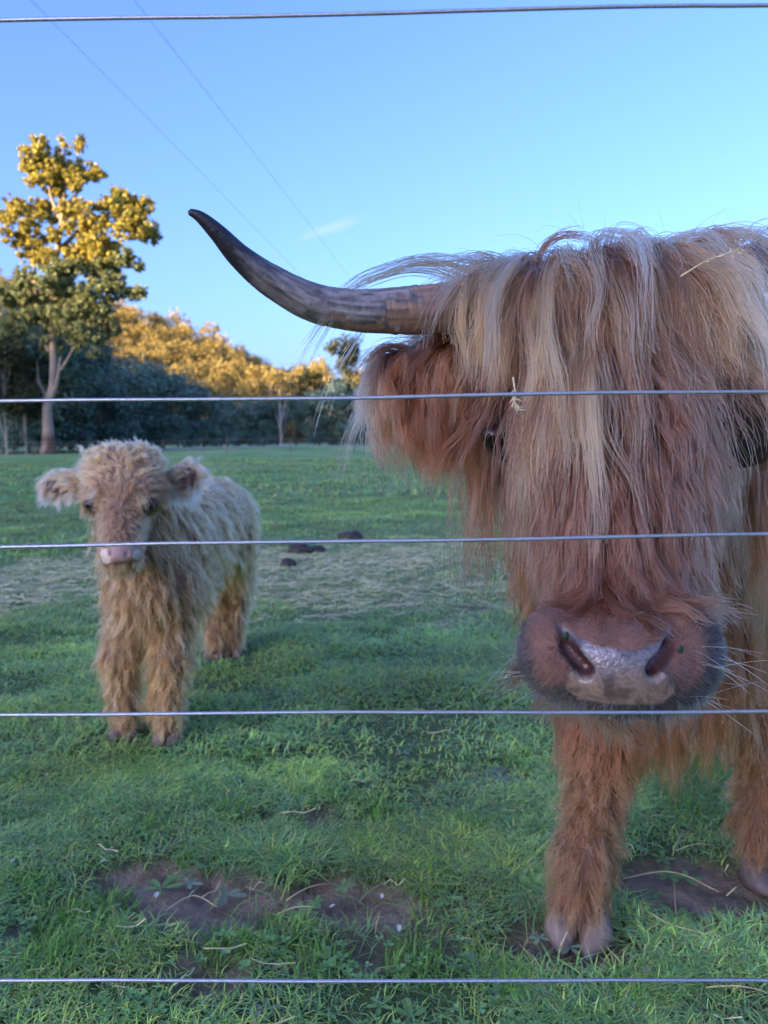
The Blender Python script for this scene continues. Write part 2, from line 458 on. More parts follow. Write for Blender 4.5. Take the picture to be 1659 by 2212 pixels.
def crop(L, sc=1.0):
    C = np.array([T(a * .4883, 243 + bb * .4883, rng.uniform(-1, 1) * r * .02) for a, bb, r in L]); return C, np.array([px(r * .4883, TY) for _, _, r in L]) * sc
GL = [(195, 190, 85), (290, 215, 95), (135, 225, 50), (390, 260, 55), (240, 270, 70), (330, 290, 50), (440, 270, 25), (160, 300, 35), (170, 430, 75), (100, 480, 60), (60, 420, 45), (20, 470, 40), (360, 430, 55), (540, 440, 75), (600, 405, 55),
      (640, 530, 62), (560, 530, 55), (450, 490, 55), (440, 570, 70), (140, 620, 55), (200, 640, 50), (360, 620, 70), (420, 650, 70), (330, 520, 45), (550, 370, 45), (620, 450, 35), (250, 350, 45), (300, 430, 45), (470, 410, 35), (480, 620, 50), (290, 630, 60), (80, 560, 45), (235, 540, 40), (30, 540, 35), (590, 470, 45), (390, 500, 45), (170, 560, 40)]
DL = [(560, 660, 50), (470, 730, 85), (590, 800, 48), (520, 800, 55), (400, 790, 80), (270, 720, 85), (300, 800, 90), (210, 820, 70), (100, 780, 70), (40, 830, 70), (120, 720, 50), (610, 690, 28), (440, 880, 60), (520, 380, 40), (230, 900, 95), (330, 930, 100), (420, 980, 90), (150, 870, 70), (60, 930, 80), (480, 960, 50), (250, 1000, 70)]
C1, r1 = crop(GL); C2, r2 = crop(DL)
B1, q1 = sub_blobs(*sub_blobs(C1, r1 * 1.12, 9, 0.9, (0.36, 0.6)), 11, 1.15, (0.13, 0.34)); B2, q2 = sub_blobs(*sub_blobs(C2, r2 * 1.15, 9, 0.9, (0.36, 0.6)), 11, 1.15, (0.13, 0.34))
V1, F1, c1 = leaf_cloud(B1, q1, 56000, 0.15, (0.33, 0.285, 0.06), 0.22)  # sunlit part of the crown: golden light put into the leaf colour
V2, F2, c2 = leaf_cloud(B2, q2, 46000, 0.15, (0.17, 0.20, 0.09), 0.25)  # shaded part of the crown: shade put into a darker leaf colour
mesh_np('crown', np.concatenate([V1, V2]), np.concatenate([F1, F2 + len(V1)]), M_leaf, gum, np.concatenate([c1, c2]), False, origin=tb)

def make_tree(h, w, n, leaf, col, kind='round', trunk_r=0.25, bark=(0.12, 0.10, 0.08), low=0.12):
    """local-space tree: (trunk mesh data, crown mesh data)"""
    m = 14 if kind == 'round' else 11
    z = low + (0.93 - low) * rng.random(m)
    prof = np.sqrt(np.clip(1 - ((z - 0.45) / 0.58) ** 2, 0.05, 1)) if kind != 'tall' else np.clip(1.0 - 0.55 * np.abs(z - 0.7) / 0.3, 0.35, 1)
    a = rng.random(m) * 2 * np.pi; rr = w * 0.5 * prof * (0.25 + 0.6 * rng.random(m) ** 0.5)
    C = np.stack([np.cos(a) * rr, np.sin(a) * rr, z * h], -1)
    C[0] = (0, 0, h * 0.86)
    rad = w * (0.20 + 0.13 * rng.random(m)) * (0.75 + 0.25 * prof)
    B, q = sub_blobs(C, rad, 9, 0.9, (0.28, 0.5))
    V, F, c = leaf_cloud(B, q, n, leaf, col, 0.22)
    V[:, 2] = np.maximum(V[:, 2], 0.05)
    tv, tf = limbs((0, 0, -0.3), C[: 7], trunk_r, (0, 0, h * 0.85))
    return (tv, tf, bark), (V, F, c)
def place_tree(name, data, loc, s, rz, label, group, cache={}):
    o = empty(name, loc, label, 'tree', group)
    o.scale = s; o.rotation_euler = (0, 0, rz)
    key = id(data)
    if key not in cache:
        (tv, tf, bark), (V, F, c) = data
        a = mesh_np('trunk', tv, tf, M_bark, o, np.tile(np.array(bark), (len(tv), 1)) * (0.7 + 0.6 * fbm(tv[:, 2] * 2, tv[:, 0] * 5, 2))[:, None])
        b_ = mesh_np('crown', V, F, M_leaf, o, c, False)
        cache[key] = (a, b_)
    else:
        for p in cache[key]:
            q = p.copy(); link(q, o)
    return o
dark = [make_tree(12, 9, 4200, 0.24, (0.13, 0.21, 0.16)), make_tree(11, 10, 4200, 0.25, (0.15, 0.23, 0.17)), make_tree(13, 8, 4200, 0.24, (0.11, 0.19, 0.155)), make_tree(7.5, 6.5, 3000, 0.2, (0.13, 0.22, 0.16), low=0.04)]
tallg = make_tree(17, 9, 5200, 0.26, (0.055, 0.060, 0.022), 'tall', 0.22, (0.30, 0.27, 0.23), 0.4)
bare = make_tree(11, 6, 500, 0.2, (0.06, 0.06, 0.03), 'tall', 0.2, (0.42, 0.36, 0.32), 0.55)
WORD = ['dark green bushy tree in shade along the far paddock edge', 'broad dark tree in blue shade along the far paddock edge', 'narrow dark tree in shade along the far paddock edge', 'low rounded bush in front of the dark treeline']
line = [(8, 640, 80, 0), (62, 655, 82, 1), (118, 700, 84, 2), (-30, 600, 78, 1), (170, 700, 84, 0), (215, 690, 88, 2), (-110, 640, 84, 0), (262, 745, 96, 1), (308, 762, 104, 0), (352, 775, 103, 2), (398, 790, 105, 1), (440, 812, 107, 0), (478, 836, 108, 2), (515, 842, 104, 1), (558, 846, 107, 0), (600, 850, 108, 1), (640, 838, 106, 0),
        (690, 822, 104, 2), (735, 812, 102, 1), (790, 815, 101, 0), (850, 815, 103, 1), (920, 810, 104, 2), (1000, 810, 104, 1), (1100, 810, 104, 0), (1250, 810, 104, 1), (235, 800, 93, 3), (385, 872, 95, 3), (492, 868, 96, 3), (330, 880, 98, 3), (570, 890, 99, 3), (150, 850, 90, 3), (440.5, 885, 96, 3), (30, 820, 76, 3)]
WHERE = {-30: 'dark tree standing outside the frame beside the slender trunks', -110: 'dark tree standing outside the frame, well clear of the slender trunks',
         352: 'narrow dark tree at the foot of the golden hill, above the calf\'s ear', 398: 'broad dark tree at the foot of the golden hill, fifth from the bare pale tree', 440: 'dark tree at the foot of the golden hill, fourth from the bare pale tree', 478: 'narrow dark tree third from the bare pale tree on the calf\'s side', 515: 'broad dark tree second from the bare pale tree on the calf\'s side',
         558: 'dark tree next to the bare pale tree on the calf\'s side', 600: 'broad dark tree directly behind the bare pale tree', 640: 'dark tree next to the bare pale tree on the cow\'s side', 330: 'low rounded bush in front of the dark treeline, behind the calf\'s ear', 440.5: 'low rounded bush nearest the middle of the far fence',
         8: 'tallest dark tree at the photo\'s left edge, behind the slender trunks', 62: 'dark bushy tree close behind the tall gum\'s white trunk', 118: 'narrow dark tree just behind the tall gum\'s trunk', 170: 'dark bushy tree filling the gap beside the tall gum\'s trunk', 215: 'narrow dark tree under the tall gum\'s outer branches', 262: 'broad dark tree where the treeline steps down beside the tall gum',
         308: 'dark bushy tree below the upper end of the golden hillside', 690: 'narrow dark tree beside the half sunlit gum', 735: 'broad dark tree beside the tip of the cow\'s ear', 235: 'low rounded bush at the foot of the trees beside the tall gum', 385: 'low rounded bush in front of the dark treeline, above the calf\'s rump', 492: 'low rounded bush in front of the dark treeline, second from the bare pale tree', 570: 'low rounded bush at the foot of the bare pale tree', 150: 'low rounded bush beside the foot of the tall gum', 30: 'low rounded bush between the slender trunks at the left edge'}
BASEH = (12.6, 11.8, 13.4, 8.0)
for u, vt, yy, kd in line:
    p = G(u, 966); x = p[0] / p[1] * yy
    s = (955 - (u - 830) * -.012 - vt) / FPX * yy / BASEH[kd]
    sw = max(s, .62) * rng.uniform(.95, 1.15)
    place_tree('shade_tree' if kd < 3 else 'bush', dark[kd], (x, yy, float(ground_z(np.array(x), np.array(yy)))), (sw, sw, s), rng.uniform(0, 6.28), WHERE.get(u, 'dark tree of the far treeline, behind the cow\'s head'), 'dark trees along the far paddock edge')
for u, yy, s, lab in [(668, 116, .66, 'thin crowned gum tree rising above the dark treeline, half in sunlight'), (752, 126, 1.02, 'golden sunlit gum tree rising just beside the cow\'s ear'), (57, 73, .55, 'slender dark trunked tree left of the tall gum'), (14, 71, .6, 'slender dark trunked tree at the photo\'s left edge')]:
    p = G(u, 966); x = p[0] / p[1] * yy
    place_tree('gum_tree', tallg, (x, yy, float(ground_z(np.array(x), np.array(yy)))), (s,) * 3, rng.uniform(0, 6.28), lab, None)
p = G(608, 966); x = p[0] / p[1] * 97
place_tree('bare_tree', bare, (x, 97, float(ground_z(np.array(x), np.array(97.)))), (.8, .8, .85), 1.0, 'pale bare trunked tree standing before the dark treeline', None)
# hillside gums
hv = [make_tree(13, 10, 2100, 0.31, (0.31, 0.245, 0.075), 'round', 0.25, (0.3, 0.25, 0.2), 0.3) for _ in range(4)]
cache = []
for (tv, tf, bark), (V, F, c) in hv:
    o = mesh_np('hill_tree', np.concatenate([V, tv]), [np.concatenate([F, tf[0] + len(V)]), tf[1] + len(V)], M_leaf, None, np.concatenate([c, np.tile(np.array(bark), (len(tv), 1))]), False)
    cache.append(o)
n_h = 0
cand = [(rng.uniform(-175, 25), rng.uniform(205, 345)) for _ in range(4000)]
chosen = []
for x, y in cand:
    if all((x - a) ** 2 + (y - b2) ** 2 > 7.2 ** 2 for a, b2 in chosen) and -26 / 49 * y < x + 30:
        chosen.append((x, y))
    if len(chosen) >= 290:
        break
for x, y in chosen:
    o = cache[n_h] if n_h < 4 else cache[n_h % 4].copy()
    if n_h >= 4:
        link(o)
    n_h += 1
    s = rng.uniform(0.7, 1.25)
    o.location = (x, y, float(hill_z(np.array(x), np.array(y))) - 0.5); o.scale = (s, s, s * rng.uniform(.85, 1.15)); o.rotation_euler = (0, 0, rng.uniform(0, 6.28))
    tag(o, 'gum tree on the forested hillside beyond the paddock', 'tree', 'gum trees covering the far hillside')

fv, ff_, fc, o_ = [], [], [], 0
for k in range(900):
    x, y = rng.uniform(-185, 30), rng.uniform(190, 360)
    if not (-26 / 49 * y < x + 30):
        continue
    (tv, tf, bark), (V, F, c) = hv[k % 4]
    m = 420; sel = rng.choice(len(F), m, replace=False)
    q = V[F[sel]].reshape(-1, 3) * rng.uniform(.7, 1.1) * np.array([1.0, 1.0, 0.9])
    fv.append(q + np.array([x, y, float(hill_z(np.array(x), np.array(y))) - 1.0])); fc.append(c[F[sel]].reshape(-1, 3) * rng.uniform(.75, 1.2)); ff_.append(np.arange(4 * m).reshape(-1, 4) + o_); o_ += 4 * m
tag(mesh_np('hill_forest', np.concatenate(fv), np.concatenate(ff_), M_leaf, None, np.concatenate(fc), False), kind='stuff')

# ---------------------------------------------------------------- animal bodies: one smooth skin each, grown from joints and muscles
class Skin:
    def __init__(self):
        self.p = []
    def cap(self, a, b, ra, rb=None, k=0.03, cut=False):
        a, b = np.array(a, float), np.array(b, float); rb = ra if rb is None else rb
        m = max(ra, rb)
        self.p.append(('c', a, b, ra, rb, k, cut, np.minimum(a, b) - m, np.maximum(a, b) + m)); return self
    def ell(self, c, r, rot=None, k=0.03, cut=False):
        c, r = np.array(c, float), np.array(r, float)
        M = np.eye(3) if rot is None else np.array(Euler(rot).to_matrix())
        m = r.max()
        self.p.append(('e', c, r, M, None, k, cut, c - m, c + m)); return self
    @staticmethod
    def _one(q, P):
        if q[0] == 'c':
            _, a, b, ra, rb = q[:5]
            ab = b - a; t = np.clip(((P - a) @ ab) / max(ab @ ab, 1e-9), 0, 1)
            return np.linalg.norm(P - a - t[..., None] * ab, axis=-1) - (ra + (rb - ra) * t)
        _, c, r, M = q[:4]
        l = (P - c) @ M
        k0 = np.linalg.norm(l / r, axis=-1); k1 = np.linalg.norm(l / (r * r), axis=-1)
        return k0 * (k0 - 1) / np.maximum(k1, 1e-9)
    @staticmethod
    def _mix(d, e, k, cut):
        if cut:
            h = np.maximum(k - np.abs(d + e), 0) / k
            return np.maximum(d, -e) + h * h * k * 0.25
        h = np.maximum(k - np.abs(d - e), 0) / k
        return np.minimum(d, e) - h * h * k * 0.25
    def d(self, P, pad=0.25):
        P = np.asarray(P, float)
        D = np.full(P.shape[:-1], 1.0)
        for q in self.p:
            m = np.all((P > q[7] - pad) & (P < q[8] + pad), axis=-1)
            if m.any():
                D[m] = self._mix(D[m], self._one(q, P[m]), q[5], q[6])
        return D
    def grad(self, P, e=0.002):
        g = np.stack([self.d(P + np.eye(3)[a] * e) - self.d(P - np.eye(3)[a] * e) for a in range(3)], -1)
        return nrm(g)
    def mesh(self, ax, ay, az):
        D = np.full((len(ax), len(ay), len(az)), 1.0)
        for q in self.p:
            pad = q[5] + 0.06
            sl = []
            for A, lo, hi in zip((ax, ay, az), q[7] - pad, q[8] + pad):
                i0, i1 = np.searchsorted(A, lo), np.searchsorted(A, hi)
                sl.append(slice(max(i0 - 1, 0), min(i1 + 1, len(A))))
            P = np.stack(np.meshgrid(ax[sl[0]], ay[sl[1]], az[sl[2]], indexing='ij'), -1)
            s = tuple(sl)
            D[s] = self._mix(D[s], self._one(q, P), q[5], q[6])
        s = D < 0
        c = np.zeros(tuple(n - 1 for n in s.shape), np.int8)
        off = [(a, b, e) for a in (0, 1) for b in (0, 1) for e in (0, 1)]
        nx, ny, nz = c.shape
        for a, b, e in off:
            c += s[a:a + nx, b:b + ny, e:e + nz]
        act = (c > 0) & (c < 8)
        I = np.argwhere(act)
        idx = np.full(c.shape, -1); idx[act] = np.arange(len(I))
        val = {o: D[I[:, 0] + o[0], I[:, 1] + o[1], I[:, 2] + o[2]] for o in off}
        acc, cnt = np.zeros((len(I), 3)), np.zeros(len(I))
        for o in off:
            for a in range(3):
                if o[a] == 0:
                    o2 = list(o); o2[a] = 1; o2 = tuple(o2)
                    v0, v1 = val[o], val[o2]; m = (v0 < 0) != (v1 < 0)
                    t = np.where(m, v0 / np.where(np.abs(v0 - v1) < 1e-12, 1, v0 - v1), 0)
                    p = np.tile(np.array(o, float), (len(I), 1)); p[:, a] = t
                    acc[m] += p[m]; cnt[m] += 1
        L = I + acc / np.maximum(cnt, 1)[:, None]
        V = np.stack([np.interp(L[:, a], np.arange(len(A)), A) for a, A in enumerate((ax, ay, az))], -1)
        F = []
        for a in range(3):
            b, e = (a + 1) % 3, (a + 2) % 3
            lo = [slice(None)] * 3; hi = [slice(None)] * 3
            lo[a] = slice(0, s.shape[a] - 1); hi[a] = slice(1, s.shape[a])
            for x in (b, e):
                lo[x] = hi[x] = slice(1, s.shape[x] - 1)
            s0, s1 = s[tuple(lo)], s[tuple(hi)]
            J = np.argwhere(s0 != s1)
            flip = s0[s0 != s1]
            base = J.copy(); base[:, b] += 1; base[:, e] += 1
            q = []
            for db, de in ((-1, -1), (0, -1), (0, 0), (-1, 0)):
                k = base.copy(); k[:, b] += db; k[:, e] += de
                q.append(idx[k[:, 0], k[:, 1], k[:, 2]])
            q = np.stack(q, -1)
            q[~flip] = q[~flip][:, ::-1]
            F.append(q)
        F = np.concatenate(F); F = F[(F >= 0).all(1)]
        for _ in range(2):
            V = V - self.grad(V) * np.clip(self.d(V), -0.01, 0.01)[:, None]
        return V, F

def fine_axis(lo, hi, bands, coarse):
    """coarse steps from lo to hi, with finer steps inside bands [(a, b, step)]"""
    out, x = [], lo
    while x < hi:
        out.append(x)
        st = coarse
        for a, b_, s_ in bands:
            if a - coarse <= x <= b_:
                st = min(st, s_)
        x += st
    out.append(x)
    return np.array(out)

# ---------------------------------------------------------------- hair
def hair_mat(name, rough=0.38, gloss=0.35):
    m = bpy.data.materials.new(name); m.use_nodes = True
    nt = m.node_tree; nt.nodes.remove(nt.nodes['Principled BSDF'])
    h = nt.nodes.new('ShaderNodeBsdfHairPrincipled')
    h.model = 'CHIANG'; h.parametrization = 'COLOR'
    h.inputs['Roughness'].default_value = rough; h.inputs['Radial Roughness'].default_value = 0.5
    h.inputs['Coat'].default_value = 0.0; h.inputs['Random Roughness'].default_value = 0.15
    a = nt.nodes.new('ShaderNodeAttribute'); a.attribute_name = 'Col'
    nt.links.new(a.outputs['Color'], h.inputs['Color'])
    nt.links.new(h.outputs[0], nt.nodes['Material Output'].inputs['Surface'])
    return m
M_hair = hair_mat('cattle_hair')
def curves_obj(name, P, C, r0, parent, mat=None, origin=None, r_tip=0.35):
    """P: n x k x 3 strand points, C: n x k x 3 colours"""
    n, k = P.shape[:2]
    if origin is not None:
        P = P - np.asarray(origin)
    hc = bpy.data.hair_curves.new(name)
    hc.add_curves([k] * n)
    hc.attributes['position'].data.foreach_set('vector', P.astype(np.float32).ravel())
    t = np.linspace(0, 1, k)
    rad = np.broadcast_to(np.asarray(r0, float).reshape(-1, 1) * (1 - (1 - r_tip) * t ** 2)[None], (n, k))
    a = hc.attributes.get('radius') or hc.attributes.new('radius', 'FLOAT', 'POINT')
    a.data.foreach_set('value', rad.astype(np.float32).ravel())
    c = np.ones((n, k, 4), np.float32); c[..., :3] = np.clip(C, 0.003, 0.95)
    hc.attributes.new('Col', 'FLOAT_COLOR', 'POINT').data.foreach_set('color', c.ravel())
    hc.materials.append(mat or M_hair)
    o = bpy.data.objects.new(name, hc)
    return link(o, parent)
def sample(V, F, n, dens):
    """n random points on the mesh, dens(centres) weights the faces"""
    T = np.concatenate([F[:, [0, 1, 2]], F[:, [0, 2, 3]]])
    A, B, C = V[T[:, 0]], V[T[:, 1]], V[T[:, 2]]
    w = np.linalg.norm(np.cross(B - A, C - A), axis=1) * np.clip(dens((A + B + C) / 3), 0, None)
    i = rng.choice(len(T), n, p=w / w.sum())
    r1, r2 = np.sqrt(rng.random((n, 1))), rng.random((n, 1))
    return A[i] * (1 - r1) + B[i] * r1 * (1 - r2) + C[i] * r1 * r2
def tangent(v, n):
    return nrm(v - n * (v * n).sum(-1, keepdims=True))
def grow(skin, P0, D0, L, K, grav, off, wave=0.0, wl=0.1, wob=0.0, gdir=(0, 0, -1.0)):
    """guide strands: leave along D0, bend to gravity, slide over the skin at height off"""
    M = len(P0); L = np.broadcast_to(L, (M,)); seg = (L / (K - 1))[:, None]
    grav = np.broadcast_to(grav, (M,))[:, None]; off = np.broadcast_to(off, (M,))
    P = [P0]; p, d = P0.copy(), D0.copy(); gd = np.asarray(gdir, float)
    drift = rng.normal(size=(M, 3)) * wob
    for k in range(1, K):
        d = nrm(d + grav * gd * (1.0 / (K - 1)) * 4 + drift * rng.normal(size=(M, 3)))
        q = p + d * seg
        if skin is not None:
            want = off * min(1.0, k / (0.35 * K))
            sd = skin.d(q); m = sd < want
            if m.any():
                g = skin.grad(q[m]); q[m] += g * (want[m] - sd[m])[:, None]
                d[m] = nrm(q[m] - p[m])
        P.append(q); p = q
    P = np.stack(P, 1)
    if np.any(wave):
        s = np.linspace(0, 1, K)[None]
        side = nrm(np.cross(D0 + 1e-3, rng.normal(size=(M, 3))))
        side2 = nrm(np.cross(side, gd))
        ph = rng.random((M, 1)) * 6.28; fr = (L / wl)[:, None] * rng.uniform(0.7, 1.3, (M, 1))
        amp = np.broadcast_to(wave, (M,))[:, None] * np.minimum(1, s * 2.5)
        P = P + (amp * np.sin(ph + 6.28 * fr * s))[..., None] * side[:, None] + (amp * 0.7 * np.cos(ph * 1.7 + 6.28 * fr * s * 0.9))[..., None] * side2[:, None]
    return P
def strands(G_, roots, clump=0.8, frizz=0.004, lenv=(0.6, 1.0), K=None, tipspread=0.0, skin=None):
    """many hairs following the nearest guide, drawn together towards the tips; returns points and guide index"""
    M, K0 = G_.shape[:2]; K = K or K0; n = len(roots)
    kd = KDTree(M)
    for i_, p in enumerate(G_[:, 0]):
        kd.insert(p, i_)
    kd.balance()
    idx = np.array([kd.find(p)[1] for p in roots])
    f = rng.uniform(*lenv, (n, 1)); s = np.linspace(0, 1, K)[None] * f * (K0 - 1 - 1e-6)
    i0 = s.astype(int); fr = (s - i0)[..., None]
    g = G_[idx[:, None], i0] * (1 - fr) + G_[idx[:, None], i0 + 1] * fr
    off = (roots - G_[idx, 0])[:, None]
    t = np.linspace(0, 1, K)[None, :, None] * f[..., None]
    cl = np.clip(clump + 0.12 * rng.normal(size=(n, 1, 1)), 0, 1)
    P = g + off * (1 - cl * smooth(t, 0.0, 0.75)) + off * tipspread * t ** 2
    a, b_ = rng.normal(size=(n, 1, 3)), rng.normal(size=(n, 1, 3))
    ph = rng.random((n, 1, 1)) * 6.28
    P = P + frizz * (a * t + b_ * t * np.sin(ph + 7 * t)) 
    if skin is not None:
        Q = P[:, 1:].reshape(-1, 3); sd = skin.d(Q); m = sd < 0.0015
        if m.any():
            Q[m] += skin.grad(Q[m]) * (0.0015 - sd[m])[:, None]
        P[:, 1:] = Q.reshape(n, K - 1, 3)
    return P, idx
def tint(P, idx, root, tip, gvar=0.18, hvar=0.15, pw=1.0, gmix=None):
    """hair colours: root to tip, varied per lock and per hair"""
    n, K = P.shape[:2]; M = idx.max() + 1
    t = (np.linspace(0, 1, K)[None, :, None]) ** pw
    root, tip = np.asarray(root, float), np.asarray(tip, float)
    if root.ndim == 1:
        root = root[None]
    if tip.ndim == 1:
        tip = tip[None]
    c = root[:, None] * (1 - t) + tip[:, None] * t
    lk = (1 + gvar * rng.normal(size=(M, 1)))[idx]; hr = 1 + hvar * rng.normal(size=(n, 1))
    return c * np.clip(lk * hr, 0.35, 1.8)[:, None]

# ---------------------------------------------------------------- the cow at the fence
HX0 = 1330.0
cow_sk = Skin()
S_ = cow_sk
S_.cap((.60, 1.70, .80), (1.12, 2.6, .84), .27, .28, .1)
S_.cap((.56, 1.50, .63), (.62, 1.8, .62), .16, .18, .1)
S_.cap(W(1335, 820, 1.33), (.54, 1.70, .96), .18, .25, .12)
S_.cap(W(1348, 1170, 1.36), (.57, 1.6, .74), .175, .22, .12)
for a, b_, ra, rb in [((.46, 1.6, .64), (.445, 1.55, .33), .115, .058), ((.445, 1.55, .33), (.402, 1.51, .13), .056, .040), ((.402, 1.51, .13), (.386, 1.485, .055), .042, .046),
                      ((.81, 1.72, .64), (.845, 1.7, .34), .12, .058), ((.845, 1.7, .34), (.86, 1.69, .13), .056, .042), ((.86, 1.69, .13), (.862, 1.675, .055), .043, .046),
                      ((1.0, 2.52, .74), (.95, 2.34, .44), .17, .085), ((.95, 2.34, .44), (.965, 2.44, .30), .075, .05), ((.965, 2.44, .30), (.985, 2.34, .13), .05, .042), ((.985, 2.34, .13), (.985, 2.31, .055), .042, .046),
                      ((1.36, 2.5, .74), (1.42, 2.42, .44), .17, .085), ((1.42, 2.42, .44), (1.44, 2.56, .30), .075, .05), ((1.44, 2.56, .30), (1.44, 2.52, .13), .05, .042), ((1.44, 2.52, .13), (1.44, 2.5, .055), .042, .046)]:
    S_.cap(a, b_, ra, rb, .05)
S_.cap((1.2, 2.8, .98), (1.24, 2.9, .45), .03, .02, .05)                        # tail
nB = len(S_.p)
for u in (1245, 1412):
    S_.cap(W(u, 940 - (u - 1330) * .08, 1.09), W(u, 700 - (u - 1330) * .08, 1.13), .098, .085, .05)
S_.cap(W(1330, 975, 1.03), W(1341, 1335, .915), .112, .072, .06)
S_.cap(W(1335, 1060, 1.16), W(1341, 1450, .955), .115, .055, .06)
S_.ell(W(1334, 1412, .865), (.100, .088, .058), (R(-8), 0, 0), .035)
S_.ell(W(1342, 1462, .865), (.085, .078, .034), None, .03)
S_.cap(W(1092, 930, 1.06), W(1100, 925, 1.05), .034, .034, .04)
S_.cap(W(1560, 892, 1.06), W(1552, 888, 1.05), .034, .034, .04)
S_.cap(W(1592, 915, 1.085), W(1606, 935, 1.10), .045, .05, .04)
EAR_L, EAR_R = W(908, 806, 1.13), W(1790, 740, 1.19)
S_.ell(EAR_L, (.078, .02, .034), (0, R(8), R(-8)), .03); S_.cap(W(1060, 770, 1.13), W(965, 790, 1.13), .036, .026, .04)
S_.ell(EAR_R, (.088, .02, .034), (0, R(-2), R(8)), .03); S_.cap(W(1600, 735, 1.15), W(1710, 735, 1.18), .036, .026, .04)
# nose: wings, pad, lip, then the two nostrils cut in
S_.ell(W(1184, 1405, .835), (.032, .034, .044), (0, 0, 0), .03)
S_.ell(W(1490, 1400, .835), (.031, .034, .044), (0, 0, 0), .03)
S_.ell(W(1340, 1425, .808), (.048, .026, .036), (R(12), 0, 0), .022)
S_.ell(W(1341, 1476, .822), (.060, .032, .022), None, .02)
S_.ell(W(1342, 1497, .885), (.06, .045, .026), None, .012)
def onto(sk, u, v, y0=.70, y1=1.0):
    """point where the line of sight through u, v meets the skin"""
    Y = np.arange(y0, y1, .0008); d = ray(u, v); P = CP + d * (Y / d[1])[:, None]
    i = np.argmax(sk.d(P) < 0)
    return P[i]
cuts = [[onto(S_, *p) for p in pts] for pts in ([(1213, 1350), (1229, 1402), (1268, 1450)], [(1466, 1346), (1452, 1398), (1414, 1447)])]
for A_, B_, C_ in cuts:
    S_.cap(A_ + (0, .001, 0), B_ + (0, .003, 0), .0035, .0065, .008, True); S_.cap(B_ + (0, .003, 0), C_ + (0, .004, 0), .0065, .0085, .008, True)
    S_.cap(B_ + (0, .010, .0), C_ + (0, .012, .002), .006, .008, .005, True)
head_sk = Skin(); head_sk.p = S_.p[nB:]
comb_sk = Skin(); comb_sk.p = list(head_sk.p); comb_sk.cap(W(1120, 655, 1.12), W(900, 668, 1.08), .037, .034, .02); comb_sk.cap(W(1500, 628, 1.14), W(1740, 555, 1.16), .037, .034, .02)
MZ = W(1340, 1420, .79)
ax_ = fine_axis(-.12, 1.66, [(MZ[0] - .125, MZ[0] + .125, .003)], .013)
ay_ = fine_axis(.70, 2.98, [(.755, .90, .003)], .013)
az_ = fine_axis(.02, 1.36, [(MZ[2] - .075, MZ[2] + .075, .003)], .013)
CV, CF = S_.mesh(ax_, ay_, az_)
COW0 = np.array([.75, 2.0, 0.0])
cow = empty('cow', COW0, 'shaggy red-brown highland cow with long dark horn and wet grey nose behind the fence wires', 'cow')

def mz(P):
    """photo-like coordinates on the muzzle, from the nose's own position: millimetres right of and above its middle"""
    return (P[:, 0] - MZ[0]) * 1000, (P[:, 2] - MZ[2]) * 1000
def nose_masks(P):
    x, z = mz(P); ax2 = np.abs(x + 0.0)
    n1 = (fbm(P[:, 0] * 160, P[:, 2] * 160, 3) - 0.5)
    top = 10.0 + 0.0056 * ax2 ** 2 + n1 * 5                       # pad's upper edge, rising towards the nostrils
    side = np.interp(z, [-45, -36, -18, -12, 5, 30, 36], [44, 54, 54, 36, 49, 62, 60]) + n1 * 6
    pad = smooth(top - z, -1.5, 1.5) * smooth(side - ax2, -2, 2) * smooth(z, -50, -46) * (P[:, 1] < .86)
    wing = smooth(np.hypot((ax2 - 69) / 26, (z - 4) / 46) + n1 * 0.4, 1.05, 0.6)
    up = smooth(z, 4, 14) * smooth(ax2, 75, 60)
    return pad, wing, up, x, z, ax2
def body_colour(P):
    c = np.tile(np.array([0.11, 0.055, 0.032]), (len(P), 1))
    near = (P[:, 1] < .93) & (np.abs(P[:, 2] - MZ[2]) < .1) & (np.abs(P[:, 0] - MZ[0]) < .16)
    Q = P[near]; pad, wing, up, x, z, ax2 = nose_masks(Q)
    n2 = fbm(Q[:, 0] * 260, Q[:, 2] * 260, 3)[:, None]; n3 = fbm(Q[:, 0] * 60, Q[:, 2] * 60, 3)[:, None]
    k = np.tile(np.array([0.035, 0.028, 0.026]), (len(Q), 1))                           # dark sides and chin
    k = k * (1 - np.maximum(wing, up)[:, None]) + (np.array([0.13, 0.066, 0.045]) * (0.7 + 0.6 * n3)) * np.maximum(wing, up)[:, None]
    wet = smooth(z + 6 * (n3[:, 0] - 0.5) * 4, -34, 8)[:, None]
    pc = (np.array([0.20, 0.145, 0.105]) * (1 - wet) + np.array([0.16, 0.15, 0.17]) * wet) * (0.45 + 1.0 * n2)
    pc = pc * (1 - 0.55 * smooth(n3[:, 0] + 0.5 * n2[:, 0], 0.78, 0.95)[:, None])
    k = k * (1 - pad[:, None]) + pc * pad[:, None]
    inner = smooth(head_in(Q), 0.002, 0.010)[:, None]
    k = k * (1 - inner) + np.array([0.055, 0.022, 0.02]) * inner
    c[near] = k
    for e in (W(1045, 945, 1.03), W(1602, 918, 1.05)):
        sk = (1 - smooth(np.linalg.norm((P - e) * (1, .6, .8), axis=1), .042, .075))[:, None]
        c = c * (1 - sk) + np.array([.016, .010, .009]) * sk  # eye sockets: shade of their depth painted into the skin colour
    wetm = np.zeros(len(P)); wetm[near] = pad
    return c, wetm
full_head = Skin(); full_head.p = [q for q in head_sk.p if not q[6]]
def head_in(Q):
    return -full_head.d(Q)
bcol, wetm = body_colour(CV)
M_cow, nt, b = new_mat('cow_skin')
a = N(nt, 'ShaderNodeAttribute', attribute_name='Col'); nt.links.new(a.outputs['Color'], b.inputs['Base Color'])
w_ = N(nt, 'ShaderNodeAttribute', attribute_name='wet')
